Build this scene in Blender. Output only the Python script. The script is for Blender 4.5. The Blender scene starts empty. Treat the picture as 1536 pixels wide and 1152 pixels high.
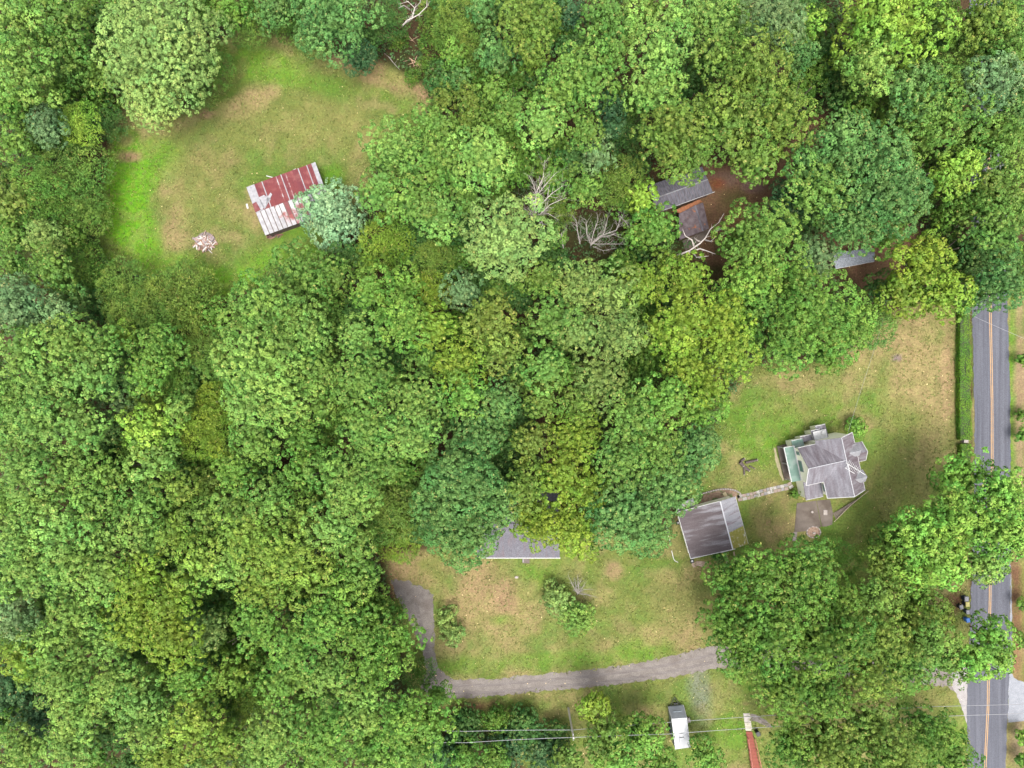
import bpy, bmesh, math, random
import numpy as np
from mathutils import Vector, Matrix

# ------------------------------------------------------------------ camera, sky, sun, exposure
scene = bpy.context.scene
C = scene.collection
H = 110.0                      # height of the aerial camera above the ground
S = 1536 / (36.0 / 24.0 * H)   # photo pixels per metre on the ground
cam_d = bpy.data.cameras.new('aerial_camera')
cam_d.lens = 24.0; cam_d.sensor_width = 36.0
cam_d.clip_start = 0.5; cam_d.clip_end = 3000
cam = bpy.data.objects.new('aerial_camera', cam_d); C.objects.link(cam)
cam.location = (0, 0, H); cam.rotation_euler = (0, 0, 0)
scene.camera = cam

SUN_EL, SUN_AZ = math.radians(75), math.radians(170)   # azimuth clockwise from +Y
world = bpy.data.worlds.new('World'); scene.world = world; world.use_nodes = True
wn, wl = world.node_tree.nodes, world.node_tree.links
wn.clear()
sky = wn.new('ShaderNodeTexSky'); sky.sky_type = 'NISHITA'; sky.sun_disc = False
sky.sun_elevation = SUN_EL; sky.sun_rotation = SUN_AZ
sky.air_density = 1.0; sky.dust_density = 4.0; sky.ozone_density = 1.0
hs = wn.new('ShaderNodeHueSaturation'); hs.inputs['Saturation'].default_value = 0.25
bg = wn.new('ShaderNodeBackground'); bg.inputs['Strength'].default_value = 0.15
wo = wn.new('ShaderNodeOutputWorld')
wl.new(sky.outputs[0], hs.inputs['Color']); wl.new(hs.outputs[0], bg.inputs['Color']); wl.new(bg.outputs[0], wo.inputs['Surface'])

sd = bpy.data.lights.new('sun', 'SUN'); sd.energy = 1.15; sd.angle = math.radians(22); sd.color = (1.0, 0.965, 0.9)
sun = bpy.data.objects.new('sun', sd); C.objects.link(sun)
sdir = Vector((math.sin(SUN_AZ) * math.cos(SUN_EL), math.cos(SUN_AZ) * math.cos(SUN_EL), math.sin(SUN_EL)))
sun.rotation_euler = (-sdir).to_track_quat('-Z', 'Y').to_euler(); sun.location = (40, -40, 150)

vs = scene.view_settings
vs.view_transform = 'Standard'; vs.look = 'None'; vs.gamma = 1.0; vs.use_curve_mapping = False
vs.exposure = 2.08
scene.cycles.max_bounces = 6; scene.cycles.diffuse_bounces = 4; scene.cycles.transmission_bounces = 4
scene.cycles.use_denoising = True

# ------------------------------------------------------------------ helpers
def W(px, py, z=0.0):
    """A point of the photograph to the place at height z that it shows (the camera looks straight down)."""
    k = (H - z) / H / S
    return Vector(((px - 768) * k, (576 - py) * k, z))

def lin(r, g, b):
    f = lambda c: (c / 255 / 12.92) if c <= 10 else ((c / 255 + 0.055) / 1.055) ** 2.4
    return np.array((f(r), f(g), f(b)))

def nz(o): return o.outputs[0]

ALB = 1.0
def material(name, c1, c2=None, scale=3.0, rough=0.85, bump=0.0, bump_scale=40.0, detail=6.0, contrast=(0.35, 0.65), metal=0.0,
             stretch=(1, 1, 1), c3=None, scale3=0.6, range3=(0.55, 0.7), grain=0.0, grain_scale=18.0, spec=0.3, rot=0.0):
    m = bpy.data.materials.new(name); m.use_nodes = True
    n, l = m.node_tree.nodes, m.node_tree.links
    b = n['Principled BSDF']; b.inputs['Roughness'].default_value = rough; b.inputs['Metallic'].default_value = metal
    b.inputs['Specular IOR Level'].default_value = spec
    tc = n.new('ShaderNodeTexCoord'); mp = n.new('ShaderNodeMapping'); mp.vector_type = 'TEXTURE'; mp.inputs['Scale'].default_value = tuple(1 / q for q in stretch); mp.inputs['Rotation'].default_value = (0, 0, rot)
    l.new(tc.outputs['Object'], mp.inputs['Vector'])
    if c2 is None: c2 = tuple(x * 0.8 for x in c1)
    c1, c2 = tuple(x * ALB for x in c1), tuple(x * ALB for x in c2)
    if c3 is not None: c3 = tuple(x * ALB for x in c3)
    t = n.new('ShaderNodeTexNoise'); t.inputs['Scale'].default_value = scale; t.inputs['Detail'].default_value = detail
    l.new(mp.outputs[0], t.inputs['Vector'])
    r = n.new('ShaderNodeValToRGB'); r.color_ramp.elements[0].position = contrast[0]; r.color_ramp.elements[1].position = contrast[1]
    r.color_ramp.elements[0].color = (*c1, 1); r.color_ramp.elements[1].color = (*c2, 1)
    l.new(t.outputs[0], r.inputs[0]); col = r.outputs[0]
    if c3 is not None:
        t3 = n.new('ShaderNodeTexNoise'); t3.inputs['Scale'].default_value = scale3; t3.inputs['Detail'].default_value = 5
        l.new(mp.outputs[0], t3.inputs['Vector'])
        mr = n.new('ShaderNodeMapRange'); mr.inputs[1].default_value, mr.inputs[2].default_value = range3
        l.new(t3.outputs[0], mr.inputs[0])
        mx = n.new('ShaderNodeMix'); mx.data_type = 'RGBA'; mx.inputs[7].default_value = (*c3, 1)
        l.new(mr.outputs[0], mx.inputs[0]); l.new(col, mx.inputs[6]); col = mx.outputs[2]
    if grain:
        tg = n.new('ShaderNodeTexNoise'); tg.inputs['Scale'].default_value = grain_scale; tg.inputs['Detail'].default_value = 3
        l.new(tc.outputs['Object'], tg.inputs['Vector'])
        mr = n.new('ShaderNodeMapRange'); mr.inputs[1].default_value, mr.inputs[2].default_value = 0.3, 0.7
        mr.inputs[3].default_value, mr.inputs[4].default_value = 1 - grain, 1 + grain
        l.new(tg.outputs[0], mr.inputs[0])
        mx = n.new('ShaderNodeVectorMath'); mx.operation = 'SCALE'
        l.new(col, mx.inputs[0]); l.new(mr.outputs[0], mx.inputs['Scale']); col = mx.outputs[0]
    l.new(col, b.inputs['Base Color'])
    if bump:
        tb = n.new('ShaderNodeTexNoise'); tb.inputs['Scale'].default_value = bump_scale; tb.inputs['Detail'].default_value = 4
        l.new(mp.outputs[0], tb.inputs['Vector'])
        bp = n.new('ShaderNodeBump'); bp.inputs['Strength'].default_value = bump; bp.inputs['Distance'].default_value = 0.1
        l.new(tb.outputs[0], bp.inputs['Height']); l.new(bp.outputs[0], b.inputs['Normal'])
    return m

def tag(o, label=None, cat=None, group=None, kind=None):
    if label: o['label'] = label
    if cat: o['category'] = cat
    if group: o['group'] = group
    if kind: o['kind'] = kind
    return o

def link_mesh(name, me, mat=None, parent=None, loc=None):
    o = bpy.data.objects.new(name, me); C.objects.link(o)
    if mat and not me.materials: me.materials.append(mat)
    if parent is not None:
        o.parent = parent
        p, off = parent, Vector((0, 0, 0))
        while p is not None: off += p.location; p = p.parent
        o.location = (Vector(loc) if loc is not None else Vector((0, 0, 0))) - off
    elif loc is not None: o.location = loc
    return o

def empty(name, loc):
    o = bpy.data.objects.new(name, None); C.objects.link(o); o.location = loc; o.empty_display_size = 0.3
    return o

class MB:
    """Collects faces of one part in world coordinates."""
    def __init__(s): s.v, s.f = [], []
    def add(s, vs, fs):
        k = len(s.v); s.v += [tuple(v) for v in vs]; s.f += [tuple(i + k for i in f) for f in fs]; return s
    def prism(s, bottom, top):
        n = len(bottom)
        fs = [tuple(range(n))[::-1], tuple(range(n, 2 * n))] + [(i, (i + 1) % n, n + (i + 1) % n, n + i) for i in range(n)]
        return s.add(list(bottom) + list(top), fs)
    def slab(s, quad, t):
        """A sheet of thickness t below the polygon."""
        q = [Vector(p) for p in quad]
        nrm = (q[1] - q[0]).cross(q[2] - q[0]).normalized()
        if nrm.z < 0: q = q[::-1]; nrm = -nrm
        return s.prism([p - nrm * t for p in q], q)
    def box(s, c, d, rz=0.0):
        c = Vector(c); cs, sn = math.cos(rz), math.sin(rz)
        def P(x, y, z): return (c.x + x * cs - y * sn, c.y + x * sn + y * cs, c.z + z)
        a, b, h = d[0] / 2, d[1] / 2, d[2] / 2
        lo = [P(-a, -b, -h), P(a, -b, -h), P(a, b, -h), P(-a, b, -h)]
        hi = [P(-a, -b, h), P(a, -b, h), P(a, b, h), P(-a, b, h)]
        return s.prism(lo, hi)
    def tube(s, pts, radii, n=6):
        pts = [Vector(p) for p in pts]
        if not hasattr(radii, '__len__'): radii = [radii] * len(pts)
        k = len(s.v)
        for i, p in enumerate(pts):
            d = (pts[min(i + 1, len(pts) - 1)] - pts[max(i - 1, 0)]).normalized()
            a = d.orthogonal().normalized() if abs(d.z) > 0.9 else d.cross(Vector((0, 0, 1))).normalized()
            b = d.cross(a)
            for j in range(n):
                t = 2 * math.pi * j / n
                s.v.append(tuple(p + (a * math.cos(t) + b * math.sin(t)) * radii[i]))
        for i in range(len(pts) - 1):
            for j in range(n):
                s.f.append((k + i * n + j, k + i * n + (j + 1) % n, k + (i + 1) * n + (j + 1) % n, k + (i + 1) * n + j))
        s.f.append(tuple(k + j for j in range(n))[::-1]); m = k + (len(pts) - 1) * n
        s.f.append(tuple(m + j for j in range(n)))
        return s
    def cyl(s, c, r, h, n=14, r2=None):
        c = Vector(c); r2 = r if r2 is None else r2
        return s.prism([(c.x + r * math.cos(2 * math.pi * i / n), c.y + r * math.sin(2 * math.pi * i / n), c.z) for i in range(n)],
                       [(c.x + r2 * math.cos(2 * math.pi * i / n), c.y + r2 * math.sin(2 * math.pi * i / n), c.z + h) for i in range(n)])
    def mesh(s, name):
        me = bpy.data.meshes.new(name); me.from_pydata(s.v, [], s.f); me.update(); return me
    def build(s, name, mat, parent=None, smooth=False):
        me = s.mesh(name)
        if smooth:
            for p in me.polygons: p.use_smooth = True
        return link_mesh(name, me, mat, parent)

def leaf_mesh(name, pos, d, nrm, length, width, tv, tip):
    """Leaves as folded diamonds, all vectorised. pos, d, nrm: n x 3; the rest n."""
    n = len(pos)
    side = np.cross(nrm, d); side /= np.linalg.norm(side, axis=1, keepdims=True) + 1e-9
    up = np.cross(d, side)
    L, Wd = length[:, None], width[:, None]
    v = np.empty((n, 4, 3), np.float32)
    v[:, 0] = pos - d * L * 0.5
    v[:, 1] = pos + side * Wd * 0.5 + up * L * 0.10
    v[:, 2] = pos + d * L * 0.5 - up * L * 0.08
    v[:, 3] = pos - side * Wd * 0.5 + up * L * 0.10
    me = bpy.data.meshes.new(name)
    me.vertices.add(n * 4); me.vertices.foreach_set('co', v.ravel())
    me.loops.add(n * 4); me.loops.foreach_set('vertex_index', np.arange(n * 4, dtype=np.int32))
    me.polygons.add(n); me.polygons.foreach_set('loop_start', np.arange(0, n * 4, 4, dtype=np.int32))
    me.update(calc_edges=True)
    a = me.attributes.new('tv', 'FLOAT', 'FACE'); a.data.foreach_set('value', tv.astype(np.float32))
    a = me.attributes.new('tip', 'FLOAT', 'FACE'); a.data.foreach_set('value', tip.astype(np.float32))
    return me

def unit(a): return a / (np.linalg.norm(a, axis=-1, keepdims=True) + 1e-9)

def leaf_material(name, use_object=True, color=(0.1, 0.2, 0.05), transl=0.13, tipcol=(0.42, 0.30, 0.10)):
    m = bpy.data.materials.new(name); m.use_nodes = True
    n, l = m.node_tree.nodes, m.node_tree.links
    n.clear()
    out = n.new('ShaderNodeOutputMaterial')
    if use_object: oi = n.new('ShaderNodeObjectInfo'); base = oi.outputs['Color']
    else: rg = n.new('ShaderNodeRGB'); rg.outputs[0].default_value = (*color, 1); base = rg.outputs[0]
    tv = n.new('ShaderNodeAttribute'); tv.attribute_name = 'tv'
    tp = n.new('ShaderNodeAttribute'); tp.attribute_name = 'tip'
    mr = n.new('ShaderNodeMapRange'); mr.inputs[3].default_value = 0.62; mr.inputs[4].default_value = 1.42
    l.new(tv.outputs['Fac'], mr.inputs[0])
    sc = n.new('ShaderNodeVectorMath'); sc.operation = 'SCALE'; l.new(base, sc.inputs[0]); l.new(mr.outputs[0], sc.inputs['Scale'])
    tcn = n.new('ShaderNodeTexCoord'); nn = n.new('ShaderNodeTexNoise'); nn.inputs['Scale'].default_value = 0.33; nn.inputs['Detail'].default_value = 3
    l.new(tcn.outputs['Object'], nn.inputs['Vector'])
    hm = n.new('ShaderNodeMapRange'); hm.inputs[1].default_value, hm.inputs[2].default_value, hm.inputs[3].default_value, hm.inputs[4].default_value = .3, .7, .472, .528
    vm_ = n.new('ShaderNodeMapRange'); vm_.inputs[1].default_value, vm_.inputs[2].default_value, vm_.inputs[3].default_value, vm_.inputs[4].default_value = .3, .7, 1.14, .86
    l.new(nn.outputs[0], hm.inputs[0]); l.new(nn.outputs[0], vm_.inputs[0])
    hv = n.new('ShaderNodeHueSaturation'); l.new(hm.outputs[0], hv.inputs['Hue']); l.new(vm_.outputs[0], hv.inputs['Value']); l.new(sc.outputs[0], hv.inputs['Color'])
    t2 = n.new('ShaderNodeMapRange'); t2.inputs[1].default_value = 0.86; t2.inputs[2].default_value = 1.0; t2.inputs[4].default_value = 0.42
    l.new(tp.outputs['Fac'], t2.inputs[0])
    mx = n.new('ShaderNodeMix'); mx.data_type = 'RGBA'; mx.inputs[7].default_value = (*tipcol, 1)
    l.new(t2.outputs[0], mx.inputs[0]); l.new(hv.outputs[0], mx.inputs[6])
    p = n.new('ShaderNodeBsdfPrincipled'); p.inputs['Roughness'].default_value = 0.55; p.inputs['Specular IOR Level'].default_value = 0.12
    l.new(mx.outputs[2], p.inputs['Base Color'])
    tr = n.new('ShaderNodeBsdfTranslucent')
    tc = n.new('ShaderNodeMix'); tc.data_type = 'RGBA'; tc.blend_type = 'MULTIPLY'; tc.inputs[0].default_value = 1.0
    tc.inputs[7].default_value = (1.15, 1.1, 0.6, 1); l.new(mx.outputs[2], tc.inputs[6]); l.new(tc.outputs[2], tr.inputs[0])
    ms = n.new('ShaderNodeMixShader'); ms.inputs[0].default_value = transl
    l.new(p.outputs[0], ms.inputs[1]); l.new(tr.outputs[0], ms.inputs[2]); l.new(ms.outputs[0], out.inputs['Surface'])
    return m

LEAF = leaf_material('leaf')
BARK = material('bark', (0.075, 0.06, 0.045), (0.14, 0.12, 0.095), scale=6, stretch=(1, 1, 0.25), bump=0.6, bump_scale=20)
DEADWOOD = material('bare_weathered_wood', (0.36, 0.325, 0.295), (0.25, 0.22, 0.195), scale=4, bump=0.3)
BROWNWOOD = material('brown_dry_wood', (0.26, 0.16, 0.10), (0.36, 0.26, 0.18), scale=4, bump=0.3)

ALB = 0.55   # the photograph is exposed bright: painted and roofing colours below are given as seen
# value noise on the ground plane, for albedo painting
def vnoise(x, y, scale, seed, octaves=4):
    out = np.zeros_like(x); amp, tot = 1.0, 0.0
    for o in range(octaves):
        r = np.random.RandomState(seed + o * 17); g = r.rand(64, 64)
        u, v = x / scale + 13.7 * o, y / scale + 7.3 * o
        iu, iv = np.floor(u).astype(int), np.floor(v).astype(int)
        fu, fv = u - iu, v - iv
        fu, fv = fu * fu * (3 - 2 * fu), fv * fv * (3 - 2 * fv)
        G = lambda a, b: g[a % 64, b % 64]
        out += amp * ((G(iu, iv) * (1 - fu) + G(iu + 1, iv) * fu) * (1 - fv) + (G(iu, iv + 1) * (1 - fu) + G(iu + 1, iv + 1) * fu) * fv)
        tot += amp; amp *= 0.5; scale *= 0.5
    return out / tot

def in_poly(px, py, poly):
    inside = np.zeros(px.shape, bool); n = len(poly)
    for i in range(n):
        x1, y1 = poly[i]; x2, y2 = poly[(i + 1) % n]
        c = ((y1 > py) != (y2 > py)) & (px < (x2 - x1) * (py - y1) / (y2 - y1 + 1e-9) + x1)
        inside ^= c
    return inside

def poly_dist(px, py, poly):
    d = np.full(px.shape, 1e9); n = len(poly)
    for i in range(n):
        x1, y1 = poly[i]; x2, y2 = poly[(i + 1) % n]
        dx, dy = x2 - x1, y2 - y1
        t = np.clip(((px - x1) * dx + (py - y1) * dy) / (dx * dx + dy * dy + 1e-9), 0, 1)
        d = np.minimum(d, np.hypot(px - x1 - t * dx, py - y1 - t * dy))
    return d

# ------------------------------------------------------------------ ground
FIELD = [(310, 70), (370, 40), (440, 60), (500, 85), (560, 88), (600, 110), (640, 135), (668, 160), (640, 190), (560, 250), (545, 330), (480, 390),
         (420, 400), (380, 430), (340, 450), (290, 445), (200, 410), (150, 385), (145, 300), (160, 240), (165, 190), (185, 150), (260, 180), (320, 140)]
YARD = [(575, 830), (640, 825), (720, 780), (860, 780), (1000, 800), (1040, 720), (1085, 600), (1130, 545), (1260, 540), (1330, 470), (1400, 440), (1457, 440),
        (1457, 1200), (840, 1200), (700, 1075), (620, 1045), (590, 900)]
CABIN_YARD = [(1020, 300), (1055, 240), (1160, 255), (1210, 180), (1250, 150), (1220, 250), (1170, 300), (1120, 350), (1110, 400), (1040, 390)]
SHED_YARD = [(1230, 350), (1390, 330), (1340, 430), (1290, 440)]
VERGE = [(1457, 440), (1600, 440), (1600, 1200), (1457, 1200)]

def build_ground():
    xs = np.concatenate([[-900, -500, -250, -140], np.arange(-96, 96.01, 0.5), [140, 250, 500, 900]])
    ys = np.concatenate([[-900, -500, -250, -110], np.arange(-74, 74.01, 0.5), [110, 250, 500, 900]])
    X, Y = np.meshgrid(xs, ys); nx, ny = len(xs), len(ys)
    px, py = X * S + 768, 576 - Y * S
    n1, n2, n3, n4 = (vnoise(X, Y, s, k) for s, k in ((14, 1), (6, 5), (2.5, 9), (30, 12)))
    K = 0.36
    def A(r, g, b): return lin(r, g, b) * K
    wood = A(84, 66, 46)[None, None] * (0.7 + 0.6 * n3)[..., None]
    moss = A(62, 80, 34)
    col = wood * (1 - np.clip((n2 - 0.45) * 4, 0, 0.8))[..., None] + moss * np.clip((n2 - 0.45) * 4, 0, 0.8)[..., None]
    def lawn(poly, soft):
        w = n2 * 14 - 7
        d = poly_dist(px, py, poly) * np.where(in_poly(px, py, poly), 1, -1)
        return np.clip((d + w) / soft + 0.5, 0, 1)
    green, olive, tan = A(112, 132, 58), A(134, 138, 74), A(172, 150, 106)
    vivid, pink, straw = A(110, 154, 44), A(176, 138, 112), A(178, 162, 104)
    g = green * np.ones_like(col)
    mix = lambda a, b, f: a * (1 - f)[..., None] + b * f[..., None]
    g = mix(g, olive, np.clip((n1 - 0.35) * 3, 0, 1))
    g = mix(g, tan, np.clip((n2 - 0.56) * 3.2, 0, 0.6))
    g = mix(g, vivid, np.clip((0.40 - n4) * 4, 0, 0.5))
    n5 = vnoise(X, Y, 3.0, 55, 3)
    g = mix(g, A(176, 150, 112), np.clip((n5 - 0.56) * 4, 0, 0.4)); g = mix(g, A(108, 140, 60), np.clip((0.42 - n5) * 5, 0, 0.5))
    # patches of dry, bare or lush grass that the photograph shows: (px, py, rx, ry, angle, colour, strength)
    lime = A(118, 172, 38)
    B = [(200, 300, 36, 120, -8, lime, .95), (225, 235, 45, 40, 0, lime, .6), (170, 340, 24, 60, 0, lime, .9), (240, 390, 60, 22, 12, lime, .5), (400, 95, 70, 30, 20, lime, .6),
         (330, 140, 40, 30, 0, vivid, .5), (420, 400, 70, 34, 0, lime, .6), (345, 425, 50, 26, 10, lime, .8), (495, 268, 20, 22, 0, vivid, .9), (450, 350, 40, 18, -20, vivid, .8),
         (600, 150, 40, 14, 20, vivid, .5), (475, 125, 70, 16, 12, vivid, .5), (245, 235, 30, 16, 0, vivid, .5), (440, 385, 60, 20, -10, vivid, .6),
         (370, 160, 46, 22, -30, tan, .95), (400, 140, 22, 10, -15, tan, .8), (310, 172, 14, 9, 0, pink, .8), (195, 235, 20, 9, 0, pink, .9), (190, 210, 12, 10, 0, tan, .7),
         (470, 185, 110, 36, 0, olive, .8), (520, 200, 80, 36, 10, straw, .25), (310, 260, 55, 50, 0, A(146, 138, 84), .5), (300, 300, 50, 50, 0, olive, .45), (360, 320, 30, 20, 0, tan, .4),
         (560, 105, 22, 18, 0, pink, .9), (512, 88, 22, 12, 20, pink, .9), (630, 138, 26, 10, 30, pink, .8), (585, 130, 26, 10, 30, pink, .6), (195, 155, 14, 16, 0, pink, .7), (180, 140, 20, 30, 0, wood, .4),
         (575, 115, 60, 18, 25, straw, .5), (600, 75, 40, 22, 0, moss, .8), (350, 195, 60, 25, 0, olive, .6),
         (1385, 545, 60, 80, 0, tan, .85), (1340, 510, 70, 40, -25, tan, .7), (1400, 630, 32, 60, 0, tan, .6), (1290, 530, 40, 20, 0, tan, .5), (1345, 537, 9, 5, 0, A(150, 130, 140), .9), (1350, 630, 40, 30, 0, olive, .6),
         (1150, 620, 70, 30, 0, vivid, .55), (1130, 680, 50, 40, 0, vivid, .5), (1180, 660, 60, 16, -20, vivid, .5), (1230, 570, 90, 18, 0, tan, .4), (1200, 610, 60, 16, -10, olive, .5),
         (1350, 720, 40, 60, 0, olive, .5), (1300, 790, 50, 40, 0, olive, .5), (1372, 690, 30, 70, 0, olive, .8), (1420, 560, 10, 90, 0, pink, .4), (1390, 690, 20, 60, 0, tan, .35),
         (1140, 780, 14, 30, -10, tan, .6), (1153, 785, 5, 5, 0, pink, .9), (1140, 840, 20, 12, 0, tan, .5), (1055, 848, 20, 8, 0, pink, .6), (1115, 740, 20, 30, 0, vivid, .4), (1115, 770, 12, 20, 0, vivid, .5),
         (730, 880, 60, 40, 0, pink, .55), (700, 850, 50, 14, 0, tan, .7), (720, 910, 70, 40, 20, tan, .6), (760, 900, 24, 30, 0, pink, .5), (690, 925, 30, 40, 0, tan, .6), (750, 930, 24, 10, 0, vivid, .6), (760, 960, 40, 30, 0, tan, .4),
         (830, 870, 50, 50, 0, vivid, .5), (800, 860, 40, 16, 0, vivid, .35), (830, 990, 200, 14, -3, vivid, .45), (680, 995, 30, 20, 0, vivid, .5), (960, 970, 50, 20, -8, vivid, .5), (655, 900, 12, 40, 0, vivid, .35),
         (1030, 920, 40, 40, 0, tan, .6), (980, 950, 30, 18, 0, tan, .45), (920, 855, 14, 16, 0, pink, .7), (1000, 865, 20, 12, 0, tan, .6), (985, 900, 70, 40, 0, olive, .5), (1050, 880, 20, 30, 0, olive, .5),
         (605, 850, 26, 28, 40, pink, .5), (590, 880, 12, 34, 12, A(190, 140, 112), .85), (640, 870, 20, 12, 0, tan, .6), (574, 905, 22, 8, -10, A(180, 125, 90), .8), (600, 860, 40, 14, 0, tan, .6),
         (700, 1062, 50, 8, -5, A(170, 120, 96), .7), (745, 1068, 18, 8, 0, tan, .6), (790, 1065, 60, 14, -3, green, .7), (960, 1065, 20, 12, 0, pink, .4), (950, 1050, 60, 10, -6, green, .5),
         (1075, 1040, 16, 40, 0, tan, .5), (1050, 1045, 22, 45, 0, A(150, 146, 140), .6), (1118, 1055, 9, 5, 0, pink, .8), (1100, 1100, 30, 40, 0, vivid, .45), (1145, 1100, 12, 40, 0, olive, .6), (1115, 1050, 30, 20, 0, vivid, .3),
         (1420, 1040, 40, 30, 0, olive, .9), (1440, 1110, 14, 60, 0, vivid, .5), (1453, 580, 5, 140, 0, olive, .9),
         (1432, 905, 16, 16, 0, A(122, 86, 68), .9), (1519, 580, 5, 200, 0, vivid, .7), (1530, 600, 9, 160, 0, A(168, 140, 112), .9), (1525, 950, 10, 110, 0, A(150, 112, 84), .9), (1527, 1100, 11, 60, 0, A(165, 140, 115), .8), (1523, 870, 9, 60, 0, A(120, 86, 66), .9)]
    def blobs(c, Bs):
        for bx, by, rx, ry, an, cc, st in Bs:
            a = math.radians(an); dx, dy = px - bx, py - by
            u, v = (dx * math.cos(a) + dy * math.sin(a)) / rx, (-dx * math.sin(a) + dy * math.cos(a)) / ry
            q = np.sqrt(u * u + v * v) + (n3 - 0.5) * 1.0 + (n2 - .5) * .6
            c = mix(c, cc, np.clip((1.25 - q) / 0.75, 0, 1) * st)
        return c
    g = blobs(g, B)
    n6 = vnoise(X, Y, 1.8, 91, 2)
    g = mix(g, tan, np.clip((n6 - 0.62) * 3, 0, 0.25)); g = mix(g, green, np.clip((0.36 - n6) * 3, 0, 0.25))
    g *= (0.80 + 0.40 * vnoise(X, Y, 1.3, 31, 3))[..., None]
    mow = np.clip((px - 1300) / 60, 0, 1) * np.clip((1432 - px) / 4, 0, 1) * np.clip((py - 470) / 40, 0, 1) * np.clip((760 - py) / 60, 0, 1)
    g *= (1 + mow * .07 * np.sin(X * 2.9 + n2 * 1.5))[..., None]                      # mowing stripes along the hedge
    track = np.exp(-((px - (1006 + (py - 800) * .26)) / 2.2) ** 2) * np.clip((py - 800) / 20, 0, 1) * np.clip((930 - py) / 40, 0, 1)
    g *= (1 + .12 * track)[..., None]
    col = mix(col, g, np.maximum(lawn(FIELD, 10), np.maximum(lawn(YARD, 10), lawn(VERGE, 8))))
    litter = blobs(A(128, 98, 74) * np.ones_like(col) * (0.7 + 0.6 * n3)[..., None],
                   [(1085, 268, 26, 12, 0, A(150, 120, 108), .7), (1130, 280, 18, 10, 0, A(150, 120, 112), .7), (1075, 275, 14, 12, 0, A(160, 92, 60), .8), (1100, 300, 24, 16, 0, A(84, 84, 44), .7), (1105, 325, 14, 20, 0, A(120, 96, 56), .6)])
    col = mix(col, litter, np.maximum(lawn(CABIN_YARD, 12), lawn(SHED_YARD, 12)))
    far = (np.abs(X) > 97) | (np.abs(Y) > 75)
    col[far] = moss
    v = np.stack([X, Y, np.zeros_like(X)], -1).reshape(-1, 3)
    idx = np.arange(nx * ny).reshape(ny, nx)
    f = np.stack([idx[:-1, :-1], idx[:-1, 1:], idx[1:, 1:], idx[1:, :-1]], -1).reshape(-1, 4)
    me = bpy.data.meshes.new('ground')
    me.vertices.add(len(v)); me.vertices.foreach_set('co', v.astype(np.float32).ravel())
    me.loops.add(f.size); me.loops.foreach_set('vertex_index', f.astype(np.int32).ravel())
    me.polygons.add(len(f)); me.polygons.foreach_set('loop_start', np.arange(0, f.size, 4, dtype=np.int32))
    me.update(calc_edges=True)
    a = me.color_attributes.new('turf', 'FLOAT_COLOR', 'POINT')
    a.data.foreach_set('color', np.concatenate([col.reshape(-1, 3), np.ones((nx * ny, 1))], 1).astype(np.float32).ravel())
    m = bpy.data.materials.new('turf_and_leaf_litter'); m.use_nodes = True
    n, l = m.node_tree.nodes, m.node_tree.links; b = n['Principled BSDF']
    b.inputs['Roughness'].default_value = 0.95; b.inputs['Specular IOR Level'].default_value = 0.1
    at = n.new('ShaderNodeAttribute'); at.attribute_name = 'turf'
    tc = n.new('ShaderNodeTexCoord')
    t1 = n.new('ShaderNodeTexNoise'); t1.inputs['Scale'].default_value = 3.2; t1.inputs['Detail'].default_value = 8; t1.inputs['Roughness'].default_value = 0.75
    l.new(tc.outputs['Object'], t1.inputs['Vector'])
    mr = n.new('ShaderNodeMapRange'); mr.inputs[1].default_value, mr.inputs[2].default_value, mr.inputs[3].default_value, mr.inputs[4].default_value = .3, .7, .5, 1.55
    l.new(t1.outputs[0], mr.inputs[0])
    sc = n.new('ShaderNodeVectorMath'); sc.operation = 'SCALE'; l.new(at.outputs['Color'], sc.inputs[0]); l.new(mr.outputs[0], sc.inputs['Scale'])
    t2 = n.new('ShaderNodeTexNoise'); t2.inputs['Scale'].default_value = 1.4; t2.inputs['Detail'].default_value = 8; t2.inputs['Roughness'].default_value = 0.8
    l.new(tc.outputs['Object'], t2.inputs['Vector'])
    hr = n.new('ShaderNodeMapRange'); hr.inputs[1].default_value, hr.inputs[2].default_value, hr.inputs[3].default_value, hr.inputs[4].default_value = .3, .7, .475, .535
    l.new(t2.outputs[0], hr.inputs[0])
    h = n.new('ShaderNodeHueSaturation'); l.new(hr.outputs[0], h.inputs['Hue']); l.new(sc.outputs[0], h.inputs['Color'])
    l.new(h.outputs[0], b.inputs['Base Color'])
    tb = n.new('ShaderNodeTexNoise'); tb.inputs['Scale'].default_value = 8; tb.inputs['Detail'].default_value = 6; tb.inputs['Roughness'].default_value = .8
    l.new(tc.outputs['Object'], tb.inputs['Vector'])
    bp = n.new('ShaderNodeBump'); bp.inputs['Strength'].default_value = 0.8; bp.inputs['Distance'].default_value = 0.15
    l.new(tb.outputs[0], bp.inputs['Height']); l.new(bp.outputs[0], b.inputs['Normal'])
    tag(link_mesh('ground', me, m), kind='structure')
build_ground()

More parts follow.
